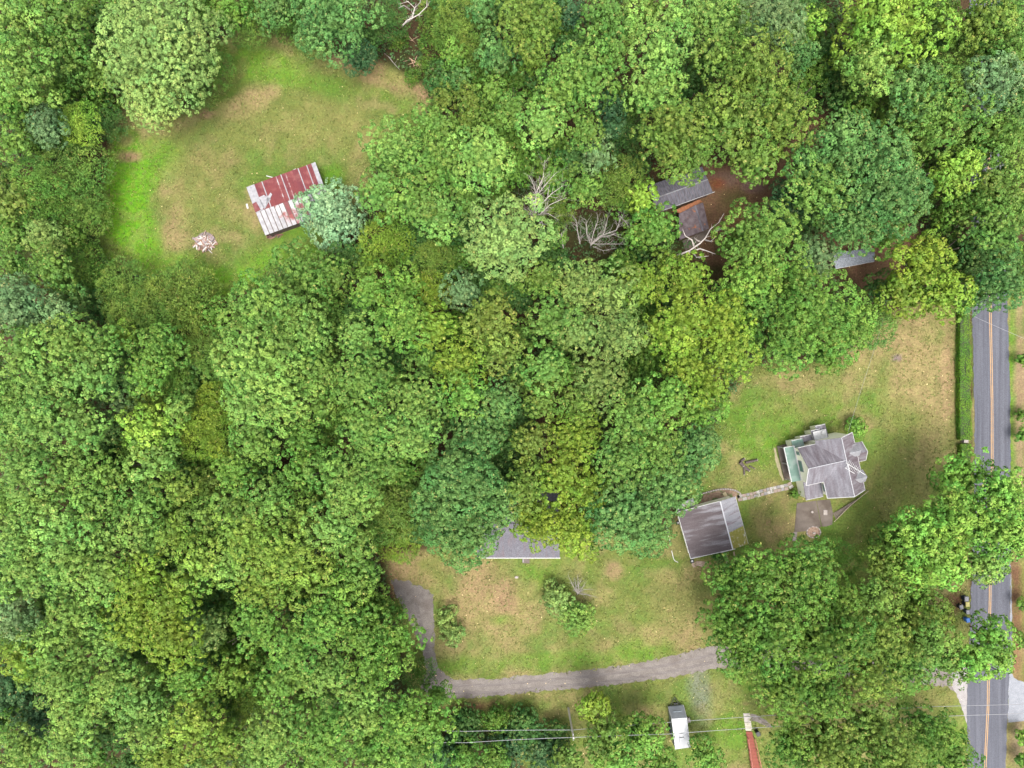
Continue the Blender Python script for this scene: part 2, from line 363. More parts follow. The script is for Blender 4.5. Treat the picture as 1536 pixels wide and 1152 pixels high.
def sheet(name, pts, z, mat, jitter=0.0, step=0.6, seed=0, kind='structure', parent=None, thick=0.0):
    """A flat sheet on the ground from photo points, its edge broken up by jitter metres."""
    rng = random.Random(seed); P = [W(x, y) for x, y in pts]; out = []
    for i in range(len(P)):
        a, b = P[i], P[(i + 1) % len(P)]; k = max(1, int((b - a).length / step)) if jitter else 1
        for j in range(k):
            p = a.lerp(b, j / k)
            out.append((p.x + rng.uniform(-jitter, jitter), p.y + rng.uniform(-jitter, jitter), z))
    bm = bmesh.new(); f = bm.faces.new([bm.verts.new(p) for p in out]); bm.normal_update()
    if f.normal.z < 0: f.normal_flip()
    if thick:
        r = bmesh.ops.extrude_face_region(bm, geom=[f])
        bmesh.ops.translate(bm, vec=(0, 0, -thick), verts=[v for v in r['geom'] if isinstance(v, bmesh.types.BMVert)])
        bmesh.ops.recalc_face_normals(bm, faces=bm.faces)
    bmesh.ops.triangulate(bm, faces=[f for f in bm.faces if len(f.verts) > 4])
    me = bpy.data.meshes.new(name); bm.to_mesh(me); bm.free()
    o = link_mesh(name, me, mat, parent)
    if kind: tag(o, kind=kind)
    return o

ASPHALT = material('asphalt', (0.072, 0.074, 0.091), (0.102, 0.104, 0.124), scale=0.5, stretch=(6, 0.15, 1), rough=0.9, grain=0.22, grain_scale=9, bump=0.25, bump_scale=60,
                   c3=(0.115, 0.117, 0.138), scale3=.3, range3=(.45, .7))
YELLOW = material('yellow_road_paint', (0.46, 0.25, 0.09), (0.40, 0.28, 0.16), scale=5, grain=.15)
GRAVEL = material('drive_gravel', (0.172, 0.148, 0.132), (0.222, 0.195, 0.175), scale=1.2, rough=0.95, grain=0.3, grain_scale=7, bump=0.2, bump_scale=25,
                  c3=(0.145, 0.12, 0.105), scale3=.35, range3=(.5, .7))
PALEGRAVEL = material('pale_gravel', (0.28, 0.255, 0.245), (0.34, 0.315, 0.305), scale=1.5, rough=.95, grain=.25, grain_scale=8, bump=.2, bump_scale=25)
GREYGRAVEL = material('grey_gravel', (0.22, 0.228, 0.25), (0.27, 0.277, 0.30), scale=1.5, rough=.95, grain=.25, grain_scale=8, bump=.2, bump_scale=25)
CONCRETE = material('patio_concrete', (0.125, 0.10, 0.082), (0.17, 0.14, 0.118), scale=.8, rough=.9, grain=.15, c3=(.095, .072, .056), scale3=.5, range3=(.45, .65))

road_l = [(1452, -300), (1455, 100), (1457, 300), (1458, 470), (1461, 600), (1462, 690), (1460, 800), (1456, 900), (1452, 1000), (1450, 1060), (1451, 1100), (1449, 1250)]
road_r = [(1505, -300), (1508, 100), (1511, 300), (1511, 470), (1515, 600), (1516, 700), (1516, 800), (1515, 900), (1514, 1000), (1512, 1060), (1509, 1120), (1505, 1250)]
sheet('road', road_l + road_r[::-1], 0.045, ASPHALT, jitter=0.09, step=0.5, thick=0.06)
cl = [(1479, -300), (1482, 100), (1484, 300), (1485.5, 470), (1488, 600), (1488.3, 690), (1487, 800), (1485, 900), (1483, 1000), (1482, 1060), (1479, 1120), (1475, 1250)]
for k in (-1.5, 1.0):
    o = sheet('road_marking', [(x + k - .55, y) for x, y in cl] + [(x + k + .55, y) for x, y in cl][::-1], 0.049, YELLOW, jitter=.012, step=.5)
DRIVE = [(585, 868), (612, 872), (640, 883), (649, 893), (651, 940), (652, 985), (660, 1005), (680, 1019), (740, 1018), (800, 1012), (900, 1003), (960, 994), (1010, 983), (1060, 970),
      (1150, 965), (1300, 985), (1420, 1003), (1455, 1002), (1453, 1045), (1420, 1030), (1300, 1018), (1150, 1000), (1075, 1003), (1010, 1015), (950, 1024), (880, 1032), (800, 1038), (740, 1044), (690, 1048),
      (640, 1045), (632, 1030), (640, 1005), (628, 960), (608, 920), (592, 890)]
sheet('gravel_drive', DRIVE, 0.008, GRAVEL, jitter=0.2, step=.4, seed=2)
sheet('gravel_apron', [(1455, 1000), (1452, 1060), (1450, 1085), (1444, 1068), (1436, 1045), (1425, 1022), (1426, 1004)], 0.014, PALEGRAVEL, jitter=.1, step=.4, seed=3)
sheet('side_drive', [(1512, 1000), (1520, 1016), (1536, 1024), (1600, 1030), (1600, 1085), (1528, 1082), (1512, 1084)], 0.012, GREYGRAVEL, jitter=.1, step=.4, seed=4)
sheet('roadside_strip', [(1512, 840), (1516, 860), (1515, 940), (1514, 1000), (1519, 1000), (1517.5, 900), (1516.5, 850)], 0.01, GREYGRAVEL, jitter=.06, step=.4, seed=5)

# wheel ruts along the drive
RUT = material('drive_rut', (0.135, 0.113, 0.103), (0.185, 0.162, 0.15), scale=1.5, grain=.3, grain_scale=7, stretch=(.3, 2, 1))
dl = [(672, 1034), (740, 1033), (800, 1027), (880, 1020), (950, 1012), (1010, 1001), (1070, 987)]
for k, w_ in ((-5.5, 2.2), (5.5, 2.2)):
    sheet('wheel_rut', [(x, y + k - w_) for x, y in dl] + [(x, y + k + w_) for x, y in dl][::-1], 0.012, RUT, jitter=.10, step=.35, seed=int(50 + k))
sheet('wheel_rut', [(622, 905), (626, 905), (640, 960), (650, 1010), (645, 1012), (634, 965)], 0.012, RUT, jitter=.12, step=.35, seed=60)

# ------------------------------------------------------------------ trees
# lobe radius (m), tuft spacing, tuft radius, leaves per tuft, leaf length, width ratio, vertical depth of the crown, gap share
KIND = {
    'o': dict(lobe=(1.15, 2.0), sp=.90, tr=.36, nl=22, ll=.28, wr=.66, dep=1.0, gap=.05, cov=.62, ru=(.60, 1.10)),    # broad rounded tufts
    'd': dict(lobe=(1.1, 1.7), sp=.76, tr=.33, nl=20, ll=.25, wr=.66, dep=.95, gap=.03, cov=.80, ru=(.80, 1.05)),    # dense even crown
    'c': dict(lobe=(1.0, 1.8), sp=.95, tr=.46, nl=19, ll=.38, wr=.60, dep=1.0, gap=.08, cov=.62, ru=(.58, 1.14)),     # coarse open leaves
    'f': dict(lobe=(0.8, 1.5), sp=.74, tr=.56, nl=18, ll=.42, wr=.22, dep=.75, gap=.0, cov=.74, ru=(.72, 1.08)),     # fine feathery
}
SIZES = [1.3, 2.2, 3.4, 5.0, 7.2, 9.6]

def crown_mesh(kind, R, seed):
    k = KIND[kind]; rng = np.random.RandomState(seed)
    lo, hi = k['lobe']
    if kind != 'f': lo, hi = max(lo, min(R * .22, 1.7)), max(hi, min(R * .36, 2.7))
    lo, hi = min(lo, R * .42), min(hi, R * .52)
    rho_m = (lo + hi) / 2
    n = int(max(7, 2 * math.pi * R * R * 1.35 / (math.pi * rho_m ** 2) * k['cov']))
    i = np.arange(n); zf = 1 - (i + .5) / n * 1.5                      # from the top to a little below the middle
    th = i * 2.399963 + rng.rand() * 7; rr = np.sqrt(np.clip(1 - zf * zf, 0, 1))
    rho = rng.uniform(lo, hi, n)
    # uneven outline: a few broad bulges and dents
    ang = np.zeros(n)
    for q in range(2, 6): ang += rng.uniform(.02, .075) * np.cos(q * th + rng.rand() * 6.28)
    rad = (R - rho * .8) * (1 + ang) * rng.uniform(*k['ru'], n)
    jit = rng.normal(0, .12, (n, 3)) * rho_m
    cen = np.stack([rr * np.cos(th) * rad, rr * np.sin(th) * rad, zf * k['dep'] * rad], 1) + jit
    P, N, T, TV = [], [], [], []
    for a in range(n):
        m = max(8, int(4 * math.pi * rho[a] ** 2 / k['sp'] ** 2 * 1.0))
        j = np.arange(m); z = 1 - 2 * (j + .5) / m; t = j * 2.399963 + rng.rand() * 7; q = np.sqrt(1 - z * z)
        nv = unit(np.stack([q * np.cos(t), q * np.sin(t), z], 1) + rng.normal(0, .16, (m, 3)))
        p = cen[a] + nv * (rho[a] * rng.uniform(.86, 1.14, (m, 1)))
        out = unit(cen[a] * np.array([1, 1, 1.2]) + np.array([0, 0, .5 * R]))
        keep = (nv @ out > -.15) & (nv[:, 2] > -.45) & (rng.rand(m) > k['gap'])
        dist = np.linalg.norm(p[:, None] - cen[None], axis=2) / rho[None]; dist[:, a] = 9
        keep &= dist.min(1) > .9
        lobe_tv = rng.normal(0, .15)
        P.append(p[keep]); N.append(nv[keep]); TV.append(np.full(keep.sum(), lobe_tv))
    P, N, TV = np.concatenate(P), np.concatenate(N), np.concatenate(TV)
    stray = rng.rand(len(P)) < .07                                      # shoots that stand out of the outline
    P[stray] += N[stray] * rng.uniform(.2, .75, (stray.sum(), 1))
    nt, nl = len(P), k['nl']
    n2 = unit(N + np.array([0, 0, .55]))
    off = unit(rng.normal(0, 1, (nt, nl, 3)))
    s = np.sign((off * n2[:, None]).sum(2, keepdims=True)); off = off * np.where(s == 0, 1, s)   # outward half ball
    tr = k['tr'] * rng.uniform(.75, 1.25, (nt, 1, 1))
    pos = P[:, None] + off * tr * rng.uniform(.7, 1.0, (nt, nl, 1)) - n2[:, None] * tr * .35
    nrm = unit(off * .75 + n2[:, None] * .6 + rng.normal(0, .28, (nt, nl, 3)))
    if kind == 'f':
        d = unit(off + n2[:, None] * .4 + rng.normal(0, .35, (nt, nl, 3)))
        nrm = unit(np.cross(d, rng.normal(0, 1, (nt, nl, 3))) + np.array([0, 0, .8]))
    else:
        d = np.cross(nrm, rng.normal(0, 1, (nt, nl, 3)))
    d = unit(d - nrm * (d * nrm).sum(2, keepdims=True))
    tv = np.clip(.5 + TV[:, None] + rng.normal(0, .12, (nt, 1)) + rng.normal(0, .16, (nt, nl)), 0, 1)
    tip = np.clip(rng.rand(nt, nl) * .88 + rng.rand(nt, 1) * .13, 0, 1)
    ln = k['ll'] * rng.uniform(.7, 1.3, nt * nl)
    pos, nrm, d, tv, tip = (x.reshape(nt * nl, -1) for x in (pos, nrm, d, tv, tip))
    # inner leaves that close the crown underneath
    ni = int((64 if kind == 'd' else 38) * R * R + 40); u = unit(rng.normal(0, 1, (ni, 3))); u[:, 2] *= k['dep']
    ip = u * R * rng.uniform(.15, .72 if kind == 'd' else .60, (ni, 1)); inn = unit(rng.normal(0, .5, (ni, 3)) + np.array([0, 0, 1]))
    idd = np.cross(inn, rng.normal(0, 1, (ni, 3))); idd = unit(idd)
    pos = np.concatenate([pos, ip]); nrm = np.concatenate([nrm, inn]); d = np.concatenate([d, idd])
    tv = np.concatenate([tv[:, 0], np.full(ni, .45)]); tip = np.concatenate([tip[:, 0], np.zeros(ni)])
    ln = np.concatenate([ln, np.full(ni, .62)])
    me = leaf_mesh('crown', pos, d, nrm, ln, ln * k['wr'], tv, tip); me.materials.append(LEAF)
    return me

def limb_tree(rng, n_main=5, spread=.55, levels=2):
    """Tapered trunk with limbs, unit crown radius (x, y) and unit height to the middle of the crown (z)."""
    m = MB(); r0 = .055
    m.tube([(0, 0, -.02), (.01, 0, .3), (-.01, .01, .62), (0, 0, 1.0)], [r0 * 1.25, r0, r0 * .8, r0 * .45], 7)
    for i in range(n_main):
        a = i * 6.283 / n_main + rng.uniform(-.4, .4); z0 = rng.uniform(.42, .70); L = spread * rng.uniform(.7, 1.15)
        c, s = math.cos(a), math.sin(a)
        p1 = (c * L * .45, s * L * .45, z0 + .10); p2 = (c * L + rng.uniform(-.1, .1), s * L + rng.uniform(-.1, .1), z0 + .22)
        m.tube([(0, 0, z0), p1, p2], [r0 * .5, r0 * .34, r0 * .1], 5)
    return m.mesh('trunk')

CROWNS, TRUNKS = {}, []
def get_crown(kind, R, var):
    i = min(range(len(SIZES)), key=lambda q: abs(math.log(SIZES[q] / R)))
    var %= (3 if i < 4 else 2)
    key = (kind, i, var)
    if key not in CROWNS: CROWNS[key] = crown_mesh(kind, SIZES[i], 1000 + i * 37 + var * 7 + ord(kind))
    return CROWNS[key], SIZES[i]
_r = random.Random(4)
for q in range(4):
    me = limb_tree(_r, 4 + q % 3); me.materials.append(BARK); TRUNKS.append(me)

# leaf colours (albedo)
COL = {
    'L': (.142, .240, .050), 'M': (.100, .182, .034), 'Y': (.138, .198, .020), 'O': (.104, .160, .027), 'B': (.076, .158, .044), 'P': (.165, .280, .130),
    'D': (.042, .100, .024), 'G': (.104, .200, .032), 'V': (.190, .305, .040), 'H': (.138, .262, .040), 'K': (.122, .178, .046), 'Q': (.142, .208, .030), 'W': (.185, .262, .074), 'A': (.108, .172, .074), 'N': (.112, .148, .026),
    'T': (.032, .082, .038), 'E': (.072, .142, .020)}
COLWORD = {'L': 'light green', 'M': 'mid green', 'Y': 'yellow-green', 'O': 'olive green', 'B': 'bluish green', 'P': 'pale mint green', 'D': 'dark green', 'G': 'fresh green', 'V': 'vivid lime green',
           'W': 'pale yellowish green', 'A': 'grey-green', 'N': 'brownish olive', 'T': 'dark blue-green', 'E': 'deep green', 'H': 'bright green', 'K': 'sage green', 'Q': 'light yellowish green'}
KINDWORD = {'o': 'broad-leaved', 'd': 'dense round', 'c': 'coarse-leaved', 'f': 'fine bushy'}
# px, py, radius px, kind, colour, height m
TREES = [
 # top left corner and the wood left of the field
 (28,30,48,'c','L',20),(95,28,42,'c','M',17),(105,82,44,'o','M',15),(42,108,48,'c','L',19),(12,150,34,'o','G',16),(88,132,30,'o','E',12),(150,112,32,'o','M',11),(148,40,26,'o','D',11),
 (245,72,92,'d','W',21),(232,150,44,'d','W',17),(326,104,27,'f','G',7),(300,140,22,'f','M',5),(345,18,30,'o','G',12),(372,42,30,'f','M',8),(408,18,30,'o','B',12),(430,35,22,'f','E',7),
 (500,22,66,'o','B',18),(540,86,28,'d','T',9),(470,55,28,'d','B',12),(72,192,31,'d','A',13),(120,190,30,'f','V',10),(160,184,27,'f','D',6),(112,262,54,'f','M',9),(128,318,42,'f','M',7),(55,272,34,'f','G',11),(70,318,34,'f','E',9),
 (18,215,26,'o','M',14),(14,300,40,'c','N',13),(8,255,24,'o','D',9),(70,358,33,'d','W',12),(25,362,30,'o','M',12),(128,368,22,'f','D',4),(20,180,20,'o','D',8),
 (500,324,51,'d','P',9.5),
 # top middle
 (585,30,28,'f','D',8),(690,40,44,'f','O',9),(700,92,28,'f','O',7),(655,60,24,'f','E',4),(650,20,22,'f','O',6),(720,18,24,'o','B',13),(790,30,54,'o','O',19),(800,66,30,'o','O',17),(745,82,36,'o','B',13),(682,84,22,'o','G',10),(686,112,24,'o','B',8),
 (798,92,18,'f','V',9),(858,22,24,'o','T',11),(905,30,44,'o','M',19),(945,40,36,'o','L',18),(918,82,34,'o','M',18),(975,18,28,'o','O',15),(1012,28,32,'o','L',16),(872,122,60,'o','M',21),(842,140,36,'o','M',18),
 (815,188,40,'o','L',20),(990,82,44,'o','L',20),(975,138,42,'o','L',19),(1000,120,30,'o','L',18),(915,160,24,'d','T',11),(920,192,20,'d','T',9),(942,208,30,'f','D',8),(878,196,30,'o','M',17),(897,232,28,'o','A',14),
 (876,282,34,'o','M',12),(926,270,36,'f','O',10),(964,300,26,'o','V',11),(985,345,38,'o','G',13),(1008,208,58,'o','O',21),(1030,240,36,'o','O',18),(958,248,20,'o','D',8),
 (668,148,20,'o','N',8),(705,150,22,'o','N',10),(740,136,24,'o','M',11),(705,178,20,'c','O',10),(770,160,24,'o','M',12),(648,192,42,'o','M',14),(598,232,52,'o','L',18),(660,246,54,'o','M',19),(722,240,56,'o','L',20),(575,288,44,'o','M',17),
 (620,302,44,'o','M',18),(655,326,40,'o','L',19),(775,250,38,'o','E',13),(750,180,24,'o','M',12),(757,362,68,'c','W',22),(583,364,40,'f','Y',10),(830,352,22,'o','M',9),(828,270,28,'o','G',10),(840,315,24,'f','O',7),(650,392,28,'f','O',11),(700,300,30,'o','M',17),
 # top right
 (1062,30,44,'o','L',19),(1160,28,48,'d','A',20),(1196,84,30,'d','B',16),(1130,112,62,'o','O',22),(1168,180,58,'o','O',21),(1090,180,60,'o','O',22),(1132,240,44,'o','O',18),(1080,90,36,'o','O',19),(1020,175,34,'o','M',19),
 (1320,34,88,'c','V',23),(1300,100,48,'c','L',19),(1222,26,22,'o','E',9),(1226,112,22,'o','E',9),(1264,148,32,'o','D',10),(1300,160,28,'o','E',12),(1465,40,58,'o','O',19),(1484,62,46,'d','M',15),(1486,200,46,'d','M',15),(1484,300,46,'d','M',15),(1480,385,44,'d','B',15),(1512,24,36,'o','M',17),(1430,100,30,'f','O',13),(1240,70,18,'o','D',8),
 (1400,168,76,'d','M',20),(1370,140,44,'d','B',19),(1482,124,44,'d','A',19),(1520,80,40,'o','M',18),(1290,262,84,'o','B',23),(1230,282,62,'o','M',21),(1330,292,60,'d','B',22),(1275,340,46,'o','B',19),(1262,218,44,'o','B',20),(1184,300,34,'d','T',12),
 (1425,265,36,'c','V',16),(1455,240,20,'c','V',14),(1500,215,44,'o','M',18),(1500,275,40,'o','O',17),(1440,310,30,'o','E',12),(1490,350,52,'o','M',18),(1530,310,36,'o','M',15),(1525,170,30,'d','B',15),
 (1385,388,46,'c','Y',16),(1355,440,40,'c','Y',14),(1415,440,40,'c','Y',15),(1318,432,26,'o','D',8),(1500,425,46,'o','B',17),(1460,440,30,'o','B',14),(1540,420,30,'o','M',15),
 (1140,360,64,'o','M',18),(1212,246,38,'o','B',18),(1325,352,34,'o','E',13),(1120,425,52,'o','G',17),(1188,420,44,'o','G',16),(1216,388,36,'d','A',16),(1098,366,24,'o','E',9),
 # left middle
 (78,402,38,'o','M',17),(20,398,30,'o','M',16),(130,396,30,'f','E',8),(30,458,44,'d','A',19),(86,470,24,'d','A',16),(112,446,24,'d','B',12),(192,436,44,'f','O',9),(205,478,42,'f','O',10),(150,420,26,'f','E',7),(282,440,48,'f','O',9),(290,478,38,'f','O',9),(240,452,34,'f','O',8),
 (106,512,48,'o','L',20),(40,530,44,'o','L',20),(70,572,50,'o','L',20),(15,580,30,'o','M',18),(135,560,40,'o','L',19),(160,520,34,'o','M',17),(186,502,22,'o','V',13),(242,524,46,'o','G',14),(220,560,32,'o','G',14),(235,602,42,'f','O',9),(260,570,30,'f','E',9),(316,524,34,'f','O',9),
 (292,540,18,'o','T',6),(200,580,24,'o','B',10),(184,610,24,'o','A',10),
 (395,470,58,'d','M',21),(452,418,56,'o','M',18),(500,412,34,'o','M',15),(392,540,66,'d','L',22),(450,500,52,'d','L',21),(425,600,52,'o','L',20),(470,560,40,'d','M',19),(372,600,40,'d','L',18),(400,440,24,'d','Y',17),
 (228,648,46,'c','V',17),(236,690,40,'c','L',17),(268,615,20,'c','L',14),(312,650,46,'f','Y',12),(322,602,30,'f','Y',9),(385,658,40,'d','M',16),(350,708,30,'o','G',17),(455,652,32,'o','G',15),(480,612,28,'o','M',14),(450,712,40,'o','G',16),(500,700,36,'o','M',17),
 (62,632,52,'o','L',20),(14,650,38,'o','L',19),(118,640,40,'o','L',19),(160,646,30,'o','B',14),(40,700,50,'o','L',20),(110,702,48,'o','L',19),(160,712,36,'o','M',17),(60,752,42,'o','L',19),(12,752,34,'o','M',18),(130,752,40,'o','M',18),(180,760,30,'o','M',16),
 (222,752,38,'o','M',16),(268,730,30,'o','O',15),(310,728,34,'o','O',14),(310,770,32,'o','O',17),(360,760,40,'o','O',18),(410,752,40,'o','M',18),(455,770,38,'o','O',18),(400,712,24,'o','D',9),
 # centre
 (556,436,38,'o','G',17),(605,428,34,'o','G',16),(645,438,28,'f','Y',12),(695,440,34,'o','A',15),(605,484,46,'o','G',19),(655,492,38,'o','Y',17),(538,505,38,'o','L',19),(735,478,42,'o','N',17),(690,548,46,'o','Y',19),(750,524,42,'o','N',17),(640,540,30,'o','M',14),
 (830,480,44,'o','M',19),(870,430,46,'o','K',19),(922,440,44,'o','K',18),(925,500,48,'o','K',18),(868,500,36,'o','K',18),(962,425,36,'o','Y',17),(812,420,34,'o','O',17),(1000,500,42,'o','Y',18),(820,552,38,'o','M',17),(900,570,46,'o','K',18),(850,560,30,'o','G',13),
 (545,568,50,'o','M',20),(625,602,50,'o','L',20),(622,650,46,'o','L',20),(700,592,38,'o','G',17),(550,640,46,'o','M',19),(560,690,46,'o','M',19),(530,740,46,'o','L',18),(715,652,48,'o','B',18),(752,602,34,'o','B',17),(812,602,36,'o','O',16),(868,608,30,'o','O',15),
 (796,662,36,'o','N',16),(862,655,44,'o','Y',18),(952,625,56,'o','M',20),(930,690,46,'o','M',19),(985,670,46,'o','M',18),(1000,600,42,'o','G',17),(695,720,60,'d','B',20),(694,790,61,'d','B',18),(742,752,40,'d','B',17),(648,752,36,'d','B',17),
 (840,712,42,'o','Y',17),(790,732,38,'o','O',16),(812,784,44,'o','Y',15),(860,790,52,'o','Y',14),(790,768,36,'o','Y',14),(880,730,34,'o','Y',16),(935,768,58,'d','B',16),(1000,728,50,'d','B',16),(1042,672,42,'d','B',15),(1048,610,42,'o','G',15),(972,800,36,'d','B',12),
 (600,770,40,'f','O',9),(600,808,34,'f','Y',6),(560,760,28,'f','O',10),
 (1030,420,40,'o','Y',17),(1022,480,44,'o','Y',19),(1078,480,50,'o','Y',20),(1096,530,48,'o','Y',19),(1030,545,44,'o','Y',18),(1060,580,36,'o','Y',16),(955,350,26,'o','E',10),(1000,395,26,'o','O',12),
 (1215,470,66,'o','G',18),(1180,515,48,'o','G',14),(1265,490,52,'o','G',14),(1305,490,36,'f','M',8),(1240,530,30,'o','G',9),(1150,455,34,'o','M',14),
 # lower left wood
 (28,800,46,'o','L',20),(92,792,42,'o','L',19),(50,856,48,'o','L',19),(110,840,40,'o','L',19),(155,812,36,'o','M',18),(155,866,40,'o','M',18),(225,806,46,'o','M',18),(268,800,34,'o','O',17),(370,802,52,'o','O',20),(425,830,52,'o','O',20),(395,872,46,'o','O',19),(470,862,44,'o','O',18),(345,850,34,'o','M',17),
 (300,842,38,'o','O',18),(215,872,42,'o','Y',19),(262,905,40,'o','Y',19),(215,932,50,'o','Y',20),(262,962,44,'o','Y',20),(312,946,34,'o','K',18),(120,918,46,'o','M',18),(160,960,46,'o','M',18),(84,960,38,'o','M',17),(24,922,34,'c','A',14),(32,988,28,'o','Y',13),(22,1040,48,'o','T',9),(62,1080,34,'o','T',8),(16,960,22,'f','O',5),
 (105,1010,50,'o','L',19),(120,1062,50,'o','L',19),(178,1020,46,'o','L',19),(215,1050,40,'o','L',18),(282,1016,36,'o','G',17),(345,1012,36,'o','O',15),(388,930,48,'o','G',19),(440,970,50,'o','G',20),(485,930,46,'o','G',19),(425,1020,42,'o','G',18),(490,1010,46,'o','M',18),(385,1050,30,'f','O',9),
 (235,1085,48,'o','M',19),(290,1090,40,'o','O',18),(300,1050,28,'o','O',16),(335,1112,48,'o','O',18),(420,1095,48,'o','M',19),(250,1140,44,'o','O',18),(200,1140,30,'o','D',12),(395,1140,40,'o','M',17),(490,1095,50,'o','G',19),(470,1145,40,'o','G',18),(110,1115,44,'o','M',16),(40,1125,44,'o','M',14),(300,1150,34,'o','M',16),
 (500,790,42,'o','M',18),(530,815,40,'o','M',17),(540,860,40,'o','M',15),(515,885,42,'o','G',17),(560,905,30,'o','E',9),(592,912,16,'f','E',4),(545,950,52,'o','G',17),(592,962,40,'o','G',15),(560,1005,40,'o','G',17),(628,1010,24,'f','E',5),(540,1060,50,'o','L',18),(600,1075,46,'o','G',17),(645,1085,42,'o','G',16),(560,1120,52,'o','G',18),(620,1125,46,'o','G',17),(655,1042,22,'o','G',8),
 # bottom middle
 (700,1088,32,'d','D',5),(745,1078,22,'d','E',4),(788,1088,30,'d','D',5),(836,1098,20,'d','D',4),(760,1120,32,'d','T',5),(820,1130,32,'d','T',5),(665,1135,30,'d','T',6),(690,1120,26,'d','T',5),(700,1138,30,'c','G',9),(745,1142,28,'c','G',8),(889,1058,26,'c','Y',10),(906,1104,35,'c','O',11),(852,1140,27,'c','O',9),(925,1135,40,'c','G',11),(965,1100,34,'c','G',10),(992,1150,30,'c','G',9),(1052,1126,22,'c','G',8),(1068,1140,18,'c','G',7),
 # lower right
 (1100,870,46,'o','E',15),(1150,860,42,'o','E',17),(1205,855,54,'o','E',18),(1250,900,48,'o','E',17),(1095,930,52,'o','E',17),(1150,940,60,'o','E',20),(1225,965,62,'o','E',20),(1120,985,46,'o','E',17),(1175,1030,56,'o','E',19),(1230,1040,46,'o','E',18),(1190,905,40,'o','E',19),(1275,960,44,'o','E',17),
 (1310,900,40,'o','O',14),(1330,848,32,'o','O',12),(1318,960,46,'o','O',17),(1300,1010,48,'o','O',17),(1355,1000,46,'o','E',16),(1365,935,40,'o','O',15),(1394,962,40,'o','M',15),(1404,924,28,'o','N',9),(1370,895,36,'o','E',13),(1260,838,28,'f','E',5),
 (1380,800,46,'c','H',16),(1430,770,52,'c','H',19),(1440,712,42,'c','H',14),(1480,790,54,'c','H',19),(1505,738,46,'c','H',18),(1410,842,44,'c','H',17),(1476,846,36,'c','L',16),(1520,800,42,'c','H',17),(1360,850,40,'c','H',14),(1340,808,34,'c','E',10),
 (1487,956,34,'c','H',13),(1466,988,36,'c','H',14),(1500,985,22,'c','H',11),(1420,990,34,'o','M',12),
 (1190,1120,46,'o','E',13),(1245,1115,56,'o','O',17),(1310,1090,50,'o','O',16),(1340,1140,50,'o','O',17),(1390,1095,44,'o','E',14),(1420,1135,38,'o','E',12),(1280,1150,40,'o','E',15),
]
TREES = [(a, b, r, k, {'M': 'L', 'O': 'Q'}.get(c, c) if a < 520 and b > 780 else c, h) for a, b, r, k, c, h in TREES]
# lower trees that fill the gaps between the big crowns, as the photograph shows green there
def understory():
    rng = random.Random(77); out = []
    open_polys = (FIELD, YARD, CABIN_YARD, SHED_YARD, VERGE)
    bare = ((812, 290, 52), (895, 345, 60), (1035, 300, 75), (1278, 385, 45), (620, 20, 40), (612, 80, 60), (1050, 365, 45), (785, 810, 70), (700, 1090, 170), (425, 300, 60), (915, 640, 26), (770, 690, 16), (800, 690, 40), (830, 630, 28), (885, 630, 30), (780, 480, 18), (940, 540, 20), (1040, 560, 16))
    for gy in range(12, 1150, 17):
        for gx in range(8, 1536, 17):
            x, y = gx + rng.uniform(-6, 6), gy + rng.uniform(-6, 6)
            X, Y = np.array([x]), np.array([y])
            if any(in_poly(X, Y, p)[0] or poly_dist(X, Y, p)[0] < 24 for p in open_polys): continue
            if any(math.hypot(x - a, y - b) < r for a, b, r in bare): continue
            if any(math.hypot(x - t[0], y - t[1]) < t[2] * .90 for t in TREES) or any(math.hypot(x - t[0], y - t[1]) < t[2] * .9 for t in out): continue
            near = min(TREES, key=lambda t: math.hypot(x - t[0], y - t[1]))
            out.append((round(x), round(y), rng.choice((24, 26, 28, 30, 33)), rng.choice('ood'), rng.choice('EMEDED' if near[4] not in 'BTA' else 'EBDD'), rng.uniform(6.5, 9.5)))
    return out
UNDER = understory()
N_MAIN = len(TREES); TREES = TREES + UNDER
SHRUBS = [  # px, py, r, kind, colour, height, label
 (1284,641,16,'d','G',3.2,'round fresh green bush at the corner of the grey-roofed farmhouse'),
 (670,926,18,'c','W',2.6,'upper half of a thin pale bush beside the gravel parking area'),
 (680,948,18,'c','W',2.2,'thin greyish bush leaning out over dry lawn beside gravel parking'),
 (836,897,24,'d','W',4.2,'light green leafy young tree alone on the lower lawn'),
 (866,924,27,'d','L',4.6,'fresh green round shrub at foot of the young lawn tree'),
 (1077,834,10,'d','D',1.6,'small dark clipped bush under the garage eave'),
 (1192,741,7,'d','E',1.4,'small clipped dark bush by the farmhouse porch corner'),
 (1534,540,11,'o','G',3.0,'uppermost of the bushes at the far verge of the road'),
 (1534,622,11,'o','E',2.6,'second bush from the top along the far road verge'),
 (1533,654,12,'o','G',3.2,'bright green bush on far verge, lowest of three above the big trees'),
 (1534,905,12,'o','E',3.0,'dark bush on far verge level with the rubbish bins'),
 (1535,960,12,'o','E',3.0,'deep green bush on far verge above the side drive'),
 (1534,1105,14,'o','G',3.4,'bright green bush on far verge below the side drive'),
 (1534,1140,14,'o','G',3.4,'bright bush at bottom corner of the far verge'),
 (618,118,12,'f','E',1.6,'low dark bramble clump beside the fallen brown branch'),
 (598,62,14,'f','E',1.8,'low bramble clump between the fallen branches at the top wood'),
 (640,100,14,'f','E',1.8,'low green thicket at the end of the fallen brown branch'),
]
LAND = [('the red barn', 425, 300), ('the board pile', 307, 362), ('the cabin', 1030, 290), ('the shed', 1278, 386), ('the farmhouse', 1240, 700), ('the garage', 1070, 792),
        ('the low house', 780, 815), ('the lower lawn', 800, 930), ('the hedge', 1440, 580), ('the camper', 1018, 1095), ('the pale bare tree', 812, 290), ('the rubbish bins', 1442, 905)]

